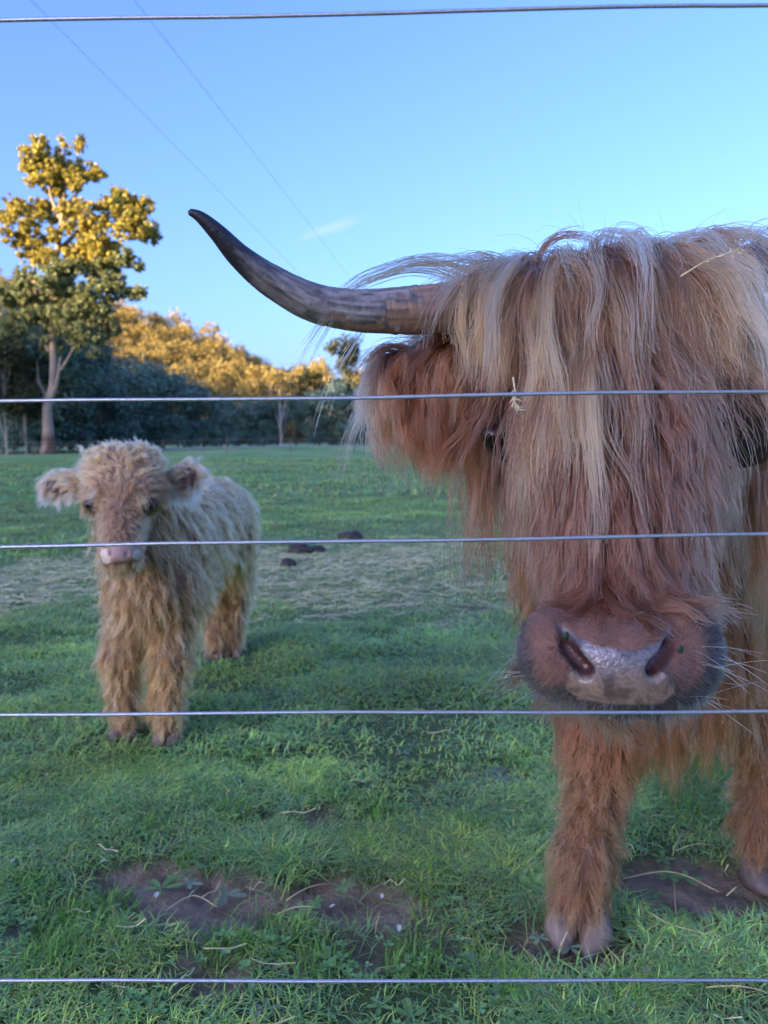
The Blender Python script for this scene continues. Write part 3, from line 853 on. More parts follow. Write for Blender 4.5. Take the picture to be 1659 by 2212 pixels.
r_ = N(nt, 'ShaderNodeMapRange'); r_.inputs['To Min'].default_value = 0.75; r_.inputs['To Max'].default_value = 0.27
nt.links.new(w_.outputs['Fac'], r_.inputs['Value']); nt.links.new(r_.outputs[0], b.inputs['Roughness'])
tco = N(nt, 'ShaderNodeTexCoord')
vo = N(nt, 'ShaderNodeTexVoronoi', Scale=330.0, feature='SMOOTH_F1'); nt.links.new(tco.outputs['Object'], vo.inputs['Vector'])
no_ = N(nt, 'ShaderNodeTexNoise', Scale=110.0, Detail=5.0); nt.links.new(tco.outputs['Object'], no_.inputs['Vector'])
ad_ = N(nt, 'ShaderNodeMath', operation='ADD'); nt.links.new(vo.outputs['Distance'], ad_.inputs[0]); nt.links.new(no_.outputs['Fac'], ad_.inputs[1])
bp = N(nt, 'ShaderNodeBump', Strength=0.32, Distance=0.003); nt.links.new(ad_.outputs[0], bp.inputs['Height']); nt.links.new(bp.outputs[0], b.inputs['Normal'])
cow_body = mesh_np('body', CV - COW0, CF, M_cow, cow, bcol, True, {'wet': wetm})

# eyes
M_eye = plain_mat('eye', (0.010, 0.006, 0.005), 0.12, 0, 0.35)
def ball(c, r, n=14, sq=(1, 1, 1)):
    th = np.linspace(0, np.pi, n); ph = np.arange(2 * n) * np.pi / n
    V = np.stack([np.sin(th)[:, None] * np.cos(ph), np.sin(th)[:, None] * np.sin(ph), np.cos(th)[:, None] * np.ones(2 * n)], -1).reshape(-1, 3)
    i = np.arange(n - 1)[:, None] * 2 * n; j = np.arange(2 * n)[None]; k = (j + 1) % (2 * n)
    return V * r * np.array(sq) + np.asarray(c), np.stack([i + j, i + 2 * n + j, i + 2 * n + k, i + k], -1).reshape(-1, 4)
for u, v in ((1072, 940), (1562, 895)):
    V, F = ball(onto(head_sk, u, v, .85, 1.25) + np.array([0, .012, 0]) - COW0, .019)
    mesh_np('eye', V, F, M_eye, cow)
# horns
def horn(pts, name='horn'):
    """pts: (u, v, Y, width)"""
    C = spline([W(u, v, Y) for u, v, Y, w in pts], 420); wd = np.interp(np.linspace(0, 1, 420), np.linspace(0, 1, len(pts)), [px(w, Y) / 2 for u, v, Y, w in pts])
    wd[-7:] *= (0.95, .88, 0.78, .66, 0.5, .34, 0.12)
    V, Q, T_ = tube(C, wd, 48)
    m = 420 * 48; s = np.repeat(np.linspace(0, 1, 420), 48); ang = np.tile(np.arange(48) / 48 * 6.283, 420)
    L = s * 45; nn = fbm(L * .35 + 3, np.cos(ang) * 2 + 5, 4); grain = fbm(s * 9, np.cos(ang) * 26 + np.sin(ang) * 19, 3); rings = fbm(s * 130, np.cos(ang) * 1.2 + 9, 2)
    Vm = V[:m]; cen = np.repeat(C, 48, 0); dirn = nrm(Vm - cen)
    up = dirn[:, 2]
    worn = smooth(0.33 - s + 0.42 * (nn - 0.5) + .05 * (fbm(s * 70, np.cos(ang) * 6, 2) - .5) - 0.05 * up, -0.012, 0.012)                     # bare brown keratin near the head
    dark = smooth(s + 0.22 * (nn - .5), 0.48, 0.75)
    bark_ = np.array([0.16, 0.15, 0.15]) * (0.35 + 1.25 * smooth(fbm(s * 26, np.cos(ang) * 13 + np.sin(ang) * 10, 5), .2, .85))[:, None]
    c = bark_ * (1 - dark[:, None]) + np.array([0.010, 0.009, 0.013]) * (0.6 + 1.3 * grain)[:, None] * dark[:, None]
    c = c * (1 - worn[:, None]) + np.array([0.20, 0.125, 0.088]) * (0.25 + 1.1 * grain + 0.3 * rings)[:, None] * worn[:, None]
    V[:m] = Vm + dirn * (wd.repeat(48) * (0.05 * (rings - .5) * (1 - s) - 0.05 * worn + 0.06 * (nn - .5) * (1 - dark)))[:, None]
    c = np.concatenate([c, c[:1], c[-1:]])
    o = mesh_np(name, V - COW0, [Q, T_], M_horn, cow, c)
    return o
M_horn = attr_mat('horn', 0.42, 0.5, 0, (140.0, 0.5, 0.003))
horn([(1120, 655, 1.12, 118), (1030, 662, 1.11, 116), (950, 668, 1.09, 113), (868, 672, 1.075, 102), (765, 671, 1.06, 90), (672, 652, 1.045, 80), (585, 606, 1.03, 68), (520, 556, 1.015, 52), (472, 505, 1.0, 38), (434, 470, .99, 25), (406, 456, .985, 12)])
horn([(1500, 628, 1.14, 118), (1590, 596, 1.15, 116), (1680, 566, 1.16, 112), (1770, 545, 1.16, 102), (1870, 520, 1.16, 90), (1965, 480, 1.15, 78), (2050, 420, 1.14, 64), (2110, 355, 1.13, 48), (2150, 290, 1.12, 34), (2185, 240, 1.11, 22), (2215, 210, 1.1, 10)])
# hooves: two claws each
M_hoof = attr_mat('hoof', 0.5, 0.45, 0, (120.0, 0.4, 0.003))
def claws(c, yaw, s=1.0, col=(0.30, 0.21, 0.185)):
    parts = []
    for sd in (-1, 1):
        V, F = ball((0, 0, 0), 1.0, 12)
        V = V * np.array([.034, .062, .075]) * s
        V[:, 2] = np.where(V[:, 2] < 0, V[:, 2] * 0.02, V[:, 2])
        V[:, 2] *= np.clip(0.62 + 0.9 * (V[:, 1] / (.062 * s)) * 0.45, 0.15, 1.2)
        toe = smooth(-V[:, 1] / (.062 * s), 0.0, 1.0)
        V[:, 0] = V[:, 0] * (1 - 0.35 * toe) - sd * toe * .010 * s
        V[:, 1] -= .02 * s
        V[:, 0] += sd * .034 * s
        parts.append((V, F, np.zeros((0, 3), int)))
    V, Fs = join(parts)
    cs, sn = math.cos(yaw), math.sin(yaw)
    V = np.stack([V[:, 0] * cs - V[:, 1] * sn, V[:, 0] * sn + V[:, 1] * cs, V[:, 2]], -1) + np.asarray(c)
    cc = np.array(col) * (0.7 + .6 * fbm(V[:, 2] * 420, V[:, 1] * 25, 2))[:, None] * (0.45 + 1.1 * fbm(V[:, 0] * 60, V[:, 2] * 130 + V[:, 1] * 30, 3))[:, None]
    dirt = (smooth(V[:, 2] - c[2] + .02 * (fbm(V[:, 0] * 50, V[:, 1] * 50, 3) - .5), .022, .004))[:, None]
    cc = cc * (1 - dirt) + np.array([.075, .055, .044]) * dirt
    return V, Fs[0], cc
for c, yaw, cl in (((.384, 1.465, .0), -.35, (.21, .155, .115)), ((.862, 1.66, .0), .1, (.10, .08, .07)), ((.985, 2.30, .0), -.3, (.22, .15, .12)), ((1.44, 2.49, .0), .2, (.16, .11, .09))):
    g = float(ground_z(np.array(c[0]), np.array(c[1])))
    V, F, cc = claws((c[0], c[1], g - .004), yaw, 1.02, cl)
    mesh_np('hoof', V - COW0, F, M_hoof, cow, cc)

# ---- coat
BROWN, RED, TAN, BLOND = np.array([0.096, 0.027, 0.010]), np.array([0.200, 0.063, 0.022]), np.array([0.281, 0.133, 0.052]), np.array([0.36, 0.225, 0.095])
def cow_flow(P, n):
    f = np.tile(np.array([0.05, 0.12, -1.0]), (len(P), 1))
    return tangent(f, n)
def in_head(P):
    return (head_sk.d(P) < 0.03) & (P[:, 1] < 1.22)
legz = lambda P: smooth(P[:, 2], .50, .30)
den = lambda C: (~in_head(C)) * np.interp(C[:, 1], [1.1, 1.5, 1.95, 2.3, 3], [1, 1, .6, .25, .12]) * (C[:, 2] > .06) * (1 + 0.8 * legz(C)) * np.where(C[:, 0] > 1.15, .5, 1)
gr = sample(CV, CF, 3400, den); gn = S_.grad(gr)
lg = legz(gr)
foot = smooth(gr[:, 2], .20, .12)
Lg = (.135 * (1 - lg) + .046 * lg + .03 * foot) * rng.uniform(.75, 1.2, len(gr))
bri = smooth(gr[:, 2], .62, .52) * (gr[:, 1] < 1.75) * (1 - lg) * smooth(np.minimum(np.hypot(gr[:, 0] - .445, gr[:, 1] - 1.56), np.hypot(gr[:, 0] - .84, gr[:, 1] - 1.7)), .09, .14)
Lg = Lg * (1 + .6 * bri)
D0 = nrm(cow_flow(gr, gn) + gn * (.36 + .2 * foot)[:, None] + 0.24 * rng.normal(size=gr.shape))
GC = grow(S_, gr, D0, Lg, 9, .6 - .2 * lg, .006 + .012 * rng.random(len(gr)), .006 * (1 - .6 * lg), .09, 0.05)
rr_ = sample(CV, CF, 52000, den)
Pc, ix = strands(GC, rr_, .72, .007, (.5, 1.05 - .06), 8)
lgc = legz(rr_)[:, None]
side = smooth(rr_[:, 0] + 0.0, .66, .85)[:, None] * smooth(rr_[:, 2], .6, .8)[:, None]
rootc = BROWN * (1 - lgc) + np.array([0.111, 0.041, 0.015]) * lgc
tipc = (RED * 1.1) * (1 - lgc) + np.array([0.237, 0.104, 0.037]) * lgc
rootc = rootc * (1 - side) + TAN * .8 * side; tipc = tipc * (1 - side) + BLOND * side
curves_obj('coat', Pc, tint(Pc, ix, rootc, tipc, .26, .2), .00055 + .0002 * rng.random(len(Pc)), cow, origin=COW0)

# ---- face hair: falls from the brow to the nose and sweeps outwards above it
xc_of = lambda z: np.interp(z, [MZ[2], 1.25], [MZ[0], W(1325, 600, 1.07)[0]])
zN = MZ[2] + .040
def parted(P):
    """share of the hairs kept: fewest where they would hang across an eye"""
    keep = np.ones(len(P))
    for e, pr in zip(EYES, (.42, .04)):
        dx_, dz_ = P[..., 0] * e[1] / P[..., 1] - e[0], (P[..., 2] - 1) * e[1] / P[..., 1] + 1 - e[2] - .008
        q = np.where(P[..., 1] < 1.12, np.sqrt((dx_ / .046) ** 2 + (dz_ / .062) ** 2), 9).min(1)
        keep = np.minimum(keep, pr + (1 - pr) * smooth(q, .55, 1.15))
    return keep
EYES = [W(1045, 945, 1.03), W(1602, 918, 1.05)]
eyegap = lambda C: np.minimum(*[smooth(np.linalg.norm((C - e) * (1, .6, .8), axis=1), .032, .055) for e in EYES])
den = lambda C: in_head(C) * (C[:, 2] > zN + np.abs(C[:, 0] - MZ[0]) * .06) * (C[:, 2] < 1.22) * (np.abs(C[:, 0] - xc_of(C[:, 2])) < .19) * (C[:, 1] < 1.2) * eyegap(C)
den_low = lambda C: in_head(C) * (C[:, 2] <= zN + .03) * (C[:, 2] > MZ[2] - .11) * (C[:, 1] > .90)
gr = np.concatenate([sample(CV, CF, 1500, den), sample(CV, CF, 260, den_low)]); gn = S_.grad(gr)
dx = gr[:, 0] - xc_of(gr[:, 2]); low = smooth(gr[:, 2], .98, zN)
f = np.stack([np.sign(dx) * (.12 + .95 * low ** 2 * smooth(np.abs(dx), 0, .06)) + dx * 1.5, np.full(len(gr), -.35), np.full(len(gr), -1.0)], -1)
D0 = nrm(tangent(f, gn) + gn * (.22 - .12 * low)[:, None] + .13 * rng.normal(size=gr.shape))
Lf = rng.uniform(.085, .125, len(gr)) * np.where(gr[:, 2] < zN + .055, .72, 1) * np.where(np.abs(dx) > .11, 1.2, 1)
GF = grow(head_sk, gr, D0, Lf, 10, .30 * (1 - low) + .08, .003 + (.016 - .011 * low) * rng.random(len(gr)), .004, .09, .03)
rr_ = np.concatenate([sample(CV, CF, 30000, den), sample(CV, CF, 4500, den_low)])
Pf, ix = strands(GF, rr_, .80, .004, (.55, .99), 9)
kp = rng.random(len(Pf)) < np.maximum(parted(Pf), .12); Pf, ix = Pf[kp], ix[kp]
curves_obj('face_hair', Pf, tint(Pf, ix, np.array([.052, .017, .009]), np.array([.165, .068, .036]), .34, .25), .00042 + .00018 * rng.random(len(Pf)), cow, origin=COW0)

# ---- forelock: long locks from the poll
def fore(n_g, n_h, wide, Lr, tipl, offr, seedden, clump=.86):
    gr = sample(CV, CF, n_g, seedden); gn = S_.grad(gr)
    x0 = W(1325, 600, 1.07)[0]; dx = (gr[:, 0] - x0)
    ed = smooth(np.abs(dx), .06, .16)
    f = np.stack([dx / .12 * wide * (1 + .35 * ed), -.75 + .3 * ed, .12 + np.where(dx < 0, .22, .10) * ed], -1)
    D0 = nrm(tangent(f, gn) * 1.0 + gn * (.06 + .3 * ed)[:, None] + .065 * rng.normal(size=gr.shape))
    L = rng.uniform(*Lr, len(gr)) * (1 - .42 * smooth(np.abs(dx), .08, .16))
    Gd = grow(comb_sk, gr, D0, L, 16, .85, offr[0] + (offr[1] - offr[0]) * rng.random(len(gr)), .0055, .15, .035)
    ok = Gd[..., 2].max(1) < 1.288
    Gd = Gd[ok]
    rr_ = sample(CV, CF, n_h, seedden)
    P, ix = strands(Gd, rr_, clump, .0065, (.5, .99), 14)
    return P, ix, len(Gd)
top_den = lambda C: in_head(C) * smooth(C[:, 2], 1.10, 1.17) * (np.abs(C[:, 0] - .325) < .21) * (C[:, 1] < 1.26)
P1, i1, m1 = fore(1000, 14500, .62, (.17, .33), 0, (.006, .032), top_den, .87)
bl = np.where(rng.random((m1, 1)) < .30, rng.uniform(.55, 1, (m1, 1)), rng.uniform(0, .25, (m1, 1)))[i1]
c1_ = tint(P1, i1, np.array([0.070, 0.024, 0.012]) * (1 - bl) + np.array([0.163, 0.089, 0.046]) * bl, np.array([0.159, 0.061, 0.030]) * (1 - bl) + BLOND * bl, .34, .2)
long_den = lambda C: top_den(C) * (np.exp(-((C[:, 0] - .245) / .04) ** 2) + .7 * np.exp(-((C[:, 0] - .41) / .04) ** 2) + .2) * smooth(C[:, 2], 1.14, 1.19)
P2, i2, m2 = fore(70, 3000, .40, (.28, .47), 0, (.012, .034), long_den, .76)
c2_ = tint(P2, i2, np.array([0.178, 0.096, 0.048]), np.array([0.370, 0.244, 0.118]), .10, .12)
# curtain that drapes over the root of the long horn
cg = np.array([W(u, v, 1.10) for u, v in zip(rng.uniform(1035, 1170, 70), rng.uniform(588, 606, 70))]); cg[:, 2] -= (cg[:, 0] - cg[:, 0].max()) * .0 
D0 = nrm(np.stack([rng.normal(-.22, .12, 70), rng.normal(-.65, .12, 70), rng.normal(.02, .1, 70)], -1))
Gq = grow(comb_sk, cg, D0, rng.uniform(.13, .24, 70), 16, 1.0, .004 + .012 * rng.random(70), .008, .14, .05)
P3, i3 = strands(Gq, np.repeat(cg, 26, 0) + rng.normal(size=(70 * 26, 3)) * (.008, .006, .004), .84, .006, (.6, .99), 14)
b3 = np.clip(rng.normal(.55, .3, (70, 1)), 0, 1)[i3]
c3_ = tint(P3, i3, np.array([0.096, 0.048, 0.026]) * (1 - b3) + np.array([0.200, 0.133, 0.074]) * b3, np.array([0.163, 0.081, 0.044]) * (1 - b3) + BLOND * b3, .15, .15)
PA, CA = np.concatenate([P1, P2, P3]), np.concatenate([c1_, c2_, c3_])
kp = rng.random(len(PA)) < parted(PA)
PA, CA = PA[kp], CA[kp]
curves_obj('forelock', PA, CA, .00040 + .0002 * rng.random(len(PA)), cow, origin=COW0)
# stray hairs standing off the poll
fl = sample(CV, CF, 260, lambda C: top_den(C) * smooth(C[:, 2], 1.16, 1.20)); fn = S_.grad(fl)
D0 = nrm(fn + np.array([0, 0, .5]) + .8 * rng.normal(size=fl.shape))
Gs = grow(None, fl, D0, rng.uniform(.05, .13, 260), 12, .5, 0, .006, .12, .12)
curves_obj('stray_hair', Gs, tint(Gs, np.arange(260), np.array([0.148, 0.089, 0.052]), np.array([0.266, 0.192, 0.118]), .1, .1), .00028, cow, origin=COW0)

# ---- ears
for nm, E, sg in (('ear_fringe', EAR_L, -1), ('ear_fringe', EAR_R, 1)):
    den = lambda C: (np.abs(C[:, 0] - E[0]) < .115) * (np.abs(C[:, 2] - E[2]) < .07) * (np.abs(C[:, 1] - E[1]) < .06)
    gr = sample(CV, CF, 240, den); gn = S_.grad(gr)
    out = (gr[:, 0] - E[0]) * sg / .09
    f = np.stack([sg * (.22 + .32 * np.clip(out, -.4, 1)), np.full(len(gr), -.25), np.full(len(gr), -.75)], -1)
    D0 = nrm(tangent(f, gn) + gn * .30 + .16 * rng.normal(size=gr.shape))
    L = (.085 + .045 * (1 - np.abs(out)) + .03 * (gr[:, 2] < E[2])) * rng.uniform(.75, 1.15, len(gr))
    Ge = grow(S_, gr, D0, L, 12, .52, .003 + .01 * rng.random(len(gr)), .008, .12, .04, (0.28 * -sg * 1.0, 0, -1))
    ok = (Ge[..., 0] * sg).max(1) < E[0] * sg + .103
    Ge = Ge[ok]
    n_ = 8000 if sg < 0 else 1500
    rr_ = sample(CV, CF, n_, den)
    Pe, ix = strands(Ge, rr_, .84, .006, (.6, .99), 11)
    o_ = smooth((rr_[:, 0] - E[0]) * sg, .035, .085)[:, None]
    curves_obj(nm, Pe, tint(Pe, ix, np.array([0.067, 0.018, 0.008]) * (1 - o_) + np.array([0.148, 0.089, 0.048]) * o_, np.array([0.200, 0.070, 0.028]) * (1 - o_) + np.array([0.355, 0.274, 0.163]) * o_, .15, .15), .00045, cow, origin=COW0)
# long locks hanging behind the eyes
for (u, v, Y), Ls, n_, cl in [((1012, 905, 1.10), (.22, .30), 240, .8), ((1672, 880, 1.13), (.2, .3), 360, 1.1), ((1050, 1010, 1.10), (.15, .24), 200, .8), ((1640, 1040, 1.12), (.18, .28), 420, 1.3)]:
    c = W(u, v, Y); gr = c + rng.normal(size=(9, 3)) * np.array([0.009, 0.011, 0.015]); D0 = nrm(np.array([0, -.15, -1]) + .12 * rng.normal(size=(9, 3)))
    Gl = grow(head_sk, gr, D0, rng.uniform(*Ls, 9), 12, .6, .004, .006, .2, .03)
    Pl, ix = strands(Gl, c + rng.normal(size=(n_, 3)) * np.array([0.010, 0.011, 0.015]), .8, .006, (.5, .99), 11)
    kp = rng.random(len(Pl)) < parted(Pl); Pl, ix = Pl[kp], ix[kp]
    curves_obj('cheek_lock', Pl, tint(Pl, ix, np.array([0.067, 0.025, 0.013]) * cl, np.array([0.222, 0.100, 0.044]) * cl, .15, .15), .00042, cow, origin=COW0)
# ---- velvet on the muzzle, whiskers, drip-wet chin hairs
den = lambda C: (C[:, 1] < .93) * (np.abs(C[:, 0] - MZ[0]) < .135) * (C[:, 2] < MZ[2] + .062) * (C[:, 2] > MZ[2] - .07)
rr_ = sample(CV, CF, 16000, den)
pad, wing, up, x, z, ax2 = nose_masks(rr_)
keep = (pad < .25) & (full_head.d(rr_) > -.002); rr_ = rr_[keep]; gn = S_.grad(rr_)
f = np.stack([np.sign(rr_[:, 0] - MZ[0]) * .7, np.full(len(rr_), .15), np.where(rr_[:, 2] > MZ[2] + .012, .5, -.5)], -1)
D0 = nrm(tangent(f, gn) + gn * .55 + .2 * rng.normal(size=rr_.shape))
Pm = grow(None, rr_, D0, .0075 * rng.uniform(.6, 1.3, len(rr_)), 4, .05, 0)
wm = np.maximum(wing, up)[keep][:, None]
curves_obj('muzzle_fuzz', Pm, tint(Pm, np.arange(len(Pm)), np.array([.02, .016, .014]) * (1 - wm) + np.array([.082, .036, .025]) * wm, np.array([.045, .036, .033]) * (1 - wm) + np.array([.16, .08, .056]) * wm, .1, .2), .00022, cow, origin=COW0)
wr = np.concatenate([sample(CV, CF, 24, lambda C: den(C) * (C[:, 0] > MZ[0] + .075) * (C[:, 2] < MZ[2] + .01)), sample(CV, CF, 9, lambda C: den(C) * (C[:, 0] < MZ[0] - .08) * (C[:, 2] < MZ[2] - .005))])
sg = np.sign(wr[:, 0] - MZ[0])
D0 = nrm(np.stack([sg * 1.0, rng.normal(-.1, .3, len(wr)), rng.normal(-.18, .3, len(wr))], -1))
Pw = grow(None, wr, D0, rng.uniform(.03, .075, len(wr)), 10, .06, 0)
curves_obj('whisker', Pw, np.full((len(wr), 10, 3), .55) * np.array([1, .9, .75]), .0003, cow, origin=COW0)
ch = sample(CV, CF, 500, lambda C: den(C) * (C[:, 2] < MZ[2] - .045))
Pk = grow(None, ch, nrm(S_.grad(ch) + np.array([0, -.2, -1]) + .3 * rng.normal(size=ch.shape)), rng.uniform(.008, .02, len(ch)), 5, .2, 0)
curves_obj('chin_hair', Pk, np.full((500, 5, 3), .05), .0003, cow, origin=COW0)

# ---------------------------------------------------------------- the fence wires
wires = [((0, 45), (1659, 10), 1.0), ((0, 868), (1659, 846), 1.0), ((0, 1180.5), (1659, 1154.5), 1.0), ((0, 1543), (1659, 1537), 1.0), ((0, 2118), (1659, 2118), 1.0)]
fence = empty('wire_fence', (0, .68, 0), 'fence of five strained plain steel wires between the camera and the cattle', 'fence')
for (a, b_, s) in wires:
    A_, B_ = W(*a, .69), W(*b_, .665)
    d = (B_ - A_)
    tpar = np.linspace(-5.2, 6.2, 240)
    P = A_ + d * tpar[:, None] 
    P[:, 2] += .0006 * np.sin(tpar * 9 + a[1]) + .0012 * (fbm(tpar * 6 + a[1], tpar * 0 + 1.5, 3) - .5)
    V, Q, T_ = tube(P, .0016, 10)
    mesh_np('wire', V - np.array([0, .68, 0]), [Q, T_], M_steel, fence)
for tx in (-5.2, 6.2):
    A_, B_ = W(0, 1543, .69), W(1659, 1537, .665); q = A_ + (B_ - A_) * tx
    V, Q, T_ = tube([(q[0], q[1] + .05, -.3), (q[0], q[1] + .05, .6), (q[0], q[1] + .05, 1.55)], [.07, .068, .065], 14)
    mesh_np('post', V - np.array([0, .68, 0]), [Q, T_], M_pole, fence)

# ---------------------------------------------------------------- the calf
calf_sk = Skin(); S2 = calf_sk
fl_, fr_, hl_, hr_ = G(270, 1592), G(362, 1600), G(464, 1418), G(503, 1412)
YF = fr_[1]
S2.cap((-.80, YF + .18, .615), (-.745, YF + .86, .665), .16, .165, .06)
S2.cap((-.79, YF + .07, .50), (-.79, YF + .34, .52), .14, .15, .06)
S2.cap(W(272, 1070, YF - .02), (-.80, YF + .2, .68), .10, .14, .06)
S2.cap(W(268, 1150, YF - .06), (-.795, YF + .1, .55), .075, .12, .06)
for h_, kx, ky, top, rt in ((fl_, -.012, .03, (-.845, YF + .10, .50), .085), (fr_, .012, .03, (-.715, YF + .10, .50), .085), (hl_, .0, .03, (-.80, YF + .82, .58), .11), (hr_, .01, .03, (-.68, YF + .82, .58), .11)):
    kn = np.array([h_[0] + kx, h_[1] + ky, .27])
    if rt > .1:
        kn = np.array([h_[0] + kx, h_[1] + .10, .29])
    S2.cap(top, kn, rt, .056, .04); S2.cap(kn, (h_[0], h_[1] + .015, .10), .056, .046, .03); S2.cap((h_[0], h_[1] + .015, .10), (h_[0], h_[1], .045), .034, .036, .02)
S2.cap((-.74, YF + 1.0, .78), (-.735, YF + 1.05, .42), .025, .018, .04)
nC = len(S2.p)
S2.cap(W(238, 1060, YF - .10), W(240, 1015, YF - .05), .075, .075, .04); S2.cap(W(300, 1060, YF - .10), W(298, 1015, YF - .05), .075, .075, .04)
S2.cap(W(266, 1085, YF - .12), W(262, 1182, YF - .24), .072, .046, .04)
S2.cap(W(266, 1110, YF - .06), W(262, 1205, YF - .20), .072, .042, .04)
S2.ell(W(262, 1196, YF - .25), (.056, .05, .036), None, .025)
S2.ell(W(262, 1212, YF - .24), (.050, .045, .018), None, .012)
S2.ell(W(262, 1229, YF - .22), (.042, .04, .016), None, .006)
for e in (W(195, 1088, YF - .13), W(326, 1087, YF - .13)):
    S2.cap(e, e + (0, .02, 0), .022, .025, .02)
CE_L, CE_R = W(128, 1045, YF - .02), W(396, 1032, YF - .02)
S2.ell(CE_L, (.056, .018, .036), (0, R(-14), R(-12)), .015); S2.cap(W(180, 1040, YF - .02), W(150, 1042, YF - .02), .03, .02, .03)
S2.ell(CE_R, (.050, .018, .044), (0, R(-40), R(12)), .015); S2.cap(W(345, 1040, YF - .02), W(372, 1038, YF - .02), .03, .02, .03)
S2.cap(CE_L + (.004, -.022, 0), CE_L + (.03, -.016, -.008), .018, .014, .012, True)
S2.cap(CE_R + (.0, -.022, .008), CE_R + (-.016, -.018, -.022), .02, .014, .012, True)
NZ = W(257, 1190, YF - .30)
for sx in (-1, 1):
    S2.cap(W(257 + sx * 24, 1182, YF - .293), W(257 + sx * 17, 1197, YF - .293), .0055, .006, .006, True)
chead = Skin(); chead.p = S2.p[nC:]
ax_ = fine_axis(-1.12, -.40, [(NZ[0] - .06, NZ[0] + .07, .005)], .012); ay_ = fine_axis(YF - .36, YF + 1.2, [(NZ[1] - .02, NZ[1] + .06, .005)], .012); az_ = fine_axis(.01, 1.06, [(NZ[2] - .05, NZ[2] + .04, .005)], .012)
KV, KF = S2.mesh(ax_, ay_, az_)
CALF0 = np.array([-.78, YF + .4, 0.0])
calf = empty('calf', CALF0, 'fluffy pale tan highland calf with pink nose standing on the grass', 'calf')
def calf_nose(P):
    x, z = (P[:, 0] - NZ[0]) * 1000, (P[:, 2] - NZ[2]) * 1000
    front = P[:, 1] < NZ[1] + .06
    pad = smooth(37 - np.abs(x - 1) + np.clip(z, -30, 10) * .35, -2, 3) * smooth(z, -35, -29) * smooth(19 - z, -3, 3) * front
    white = smooth(np.hypot((np.abs(x - 4) - 52) / 26, (z + 18) / 26), 1.15, .75) * front
    return pad, white, x, z
pad, white, x, z = calf_nose(KV)
kc = np.tile(np.array([.16, .095, .055]), (len(KV), 1))
kc = kc * (1 - white[:, None]) + np.array([.60, .48, .38]) * white[:, None]
kc = kc * (1 - pad[:, None]) + np.array([.31, .205, .18]) * (.8 + .4 * fbm(x * .2, z * .2, 2))[:, None] * pad[:, None]
chin = (smooth(z, -42, -48) * (np.abs(x - 4) < 50) * (KV[:, 1] < NZ[1] + .06))[:, None]
kc = kc * (1 - chin) + np.array([.42, .30, .20]) * chin
lip = np.exp(-((z + 42 + 4 * (x / 40) ** 2 - 3) / 3.5) ** 2) * (np.abs(x - 4) < 52) * (KV[:, 1] < NZ[1] + .05)
kc = kc * (1 - .85 * lip[:, None]) + np.array([.06, .03, .03]) * .85 * lip[:, None]
for e in (W(197, 1092, YF - .14), W(323, 1091, YF - .14)):
    sk = (1 - smooth(np.linalg.norm((KV - e) * (1, .5, 1), axis=1), .016, .034))[:, None]
    kc = kc * (1 - sk) + np.array([.07, .035, .025]) * sk
earin = np.maximum((np.linalg.norm((KV - CE_L) / (.05, .03, .035), axis=1) < 1) & (KV[:, 1] < CE_L[1] - .002), (np.linalg.norm((KV - CE_R) / (.045, .03, .045), axis=1) < 1) & (KV[:, 1] < CE_R[1] - .002))
kc[earin] = (.06, .026, .018)
M_calf = attr_mat('calf_skin', 0.5, 0.4, 0, (180.0, 0.3, 0.002))
mesh_np('body', KV - CALF0, KF, M_calf, calf, kc)
for u, v in ((197, 1089), (323, 1088)):
    yy = YF - .3
    while chead.d(W(u, v, yy)[None])[0] > .001:
        yy += .001
    V, F = ball(W(u, v, yy + .004) - CALF0, .0185)
    mesh_np('eye', V, F, M_eye, calf)
for h_, cl in ((fl_, (.16, .10, .09)), (fr_, (.26, .15, .13)), (hl_, (.2, .12, .1)), (hr_, (.2, .13, .11))):
    V, F, cc = claws((h_[0], h_[1] - .012, float(ground_z(h_[0], h_[1])) - .003), 0.05, .72, cl)
    mesh_np('hoof', V - CALF0, F, M_hoof, calf, cc)
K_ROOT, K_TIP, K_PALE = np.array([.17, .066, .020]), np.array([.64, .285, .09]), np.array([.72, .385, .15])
def in_chead(P):
    return (chead.d(P) < .02) & (P[:, 1] < YF + .02)
den = lambda C: (~in_chead(C)) * (C[:, 2] > .055) * np.where(C[:, 2] < .3, 1.5, 1)
gr = sample(KV, KF, 2600, den); gn = S2.grad(gr)
lg = smooth(gr[:, 2], .42, .25); ft = smooth(gr[:, 2], .17, .09)
D0 = nrm(tangent(np.tile(np.array([.05, .30, -1.0]), (len(gr), 1)), gn) + gn * (.55 + .25 * ft)[:, None] + .38 * rng.normal(size=gr.shape))
Gk = grow(S2, gr, D0, (.095 * (1 - lg) + .074 * lg) * rng.uniform(.75, 1.25, len(gr)), 8, .55, .004 + .008 * rng.random(len(gr)), .006, .07, .07)
rr_ = sample(KV, KF, 34000, den); Pk, ix = strands(Gk, rr_, .72, .007, (.5, .99), 7)
lo_ = smooth(rr_[:, 2], .45, .3)[:, None]; tp_ = smooth(rr_[:, 2], .6, .82)[:, None]  # tp_: tips on the back coloured warmer to offset blue skylight from above
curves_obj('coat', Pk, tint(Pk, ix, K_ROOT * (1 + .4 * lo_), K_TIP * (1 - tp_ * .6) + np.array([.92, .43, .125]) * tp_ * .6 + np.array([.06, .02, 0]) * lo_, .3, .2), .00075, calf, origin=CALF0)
CEY = [W(197, 1092, YF - .14), W(323, 1091, YF - .14)]
ceye = lambda C: np.minimum(*[smooth(np.linalg.norm((C - e) * (1, .5, 1), axis=1), .021, .029) for e in CEY])
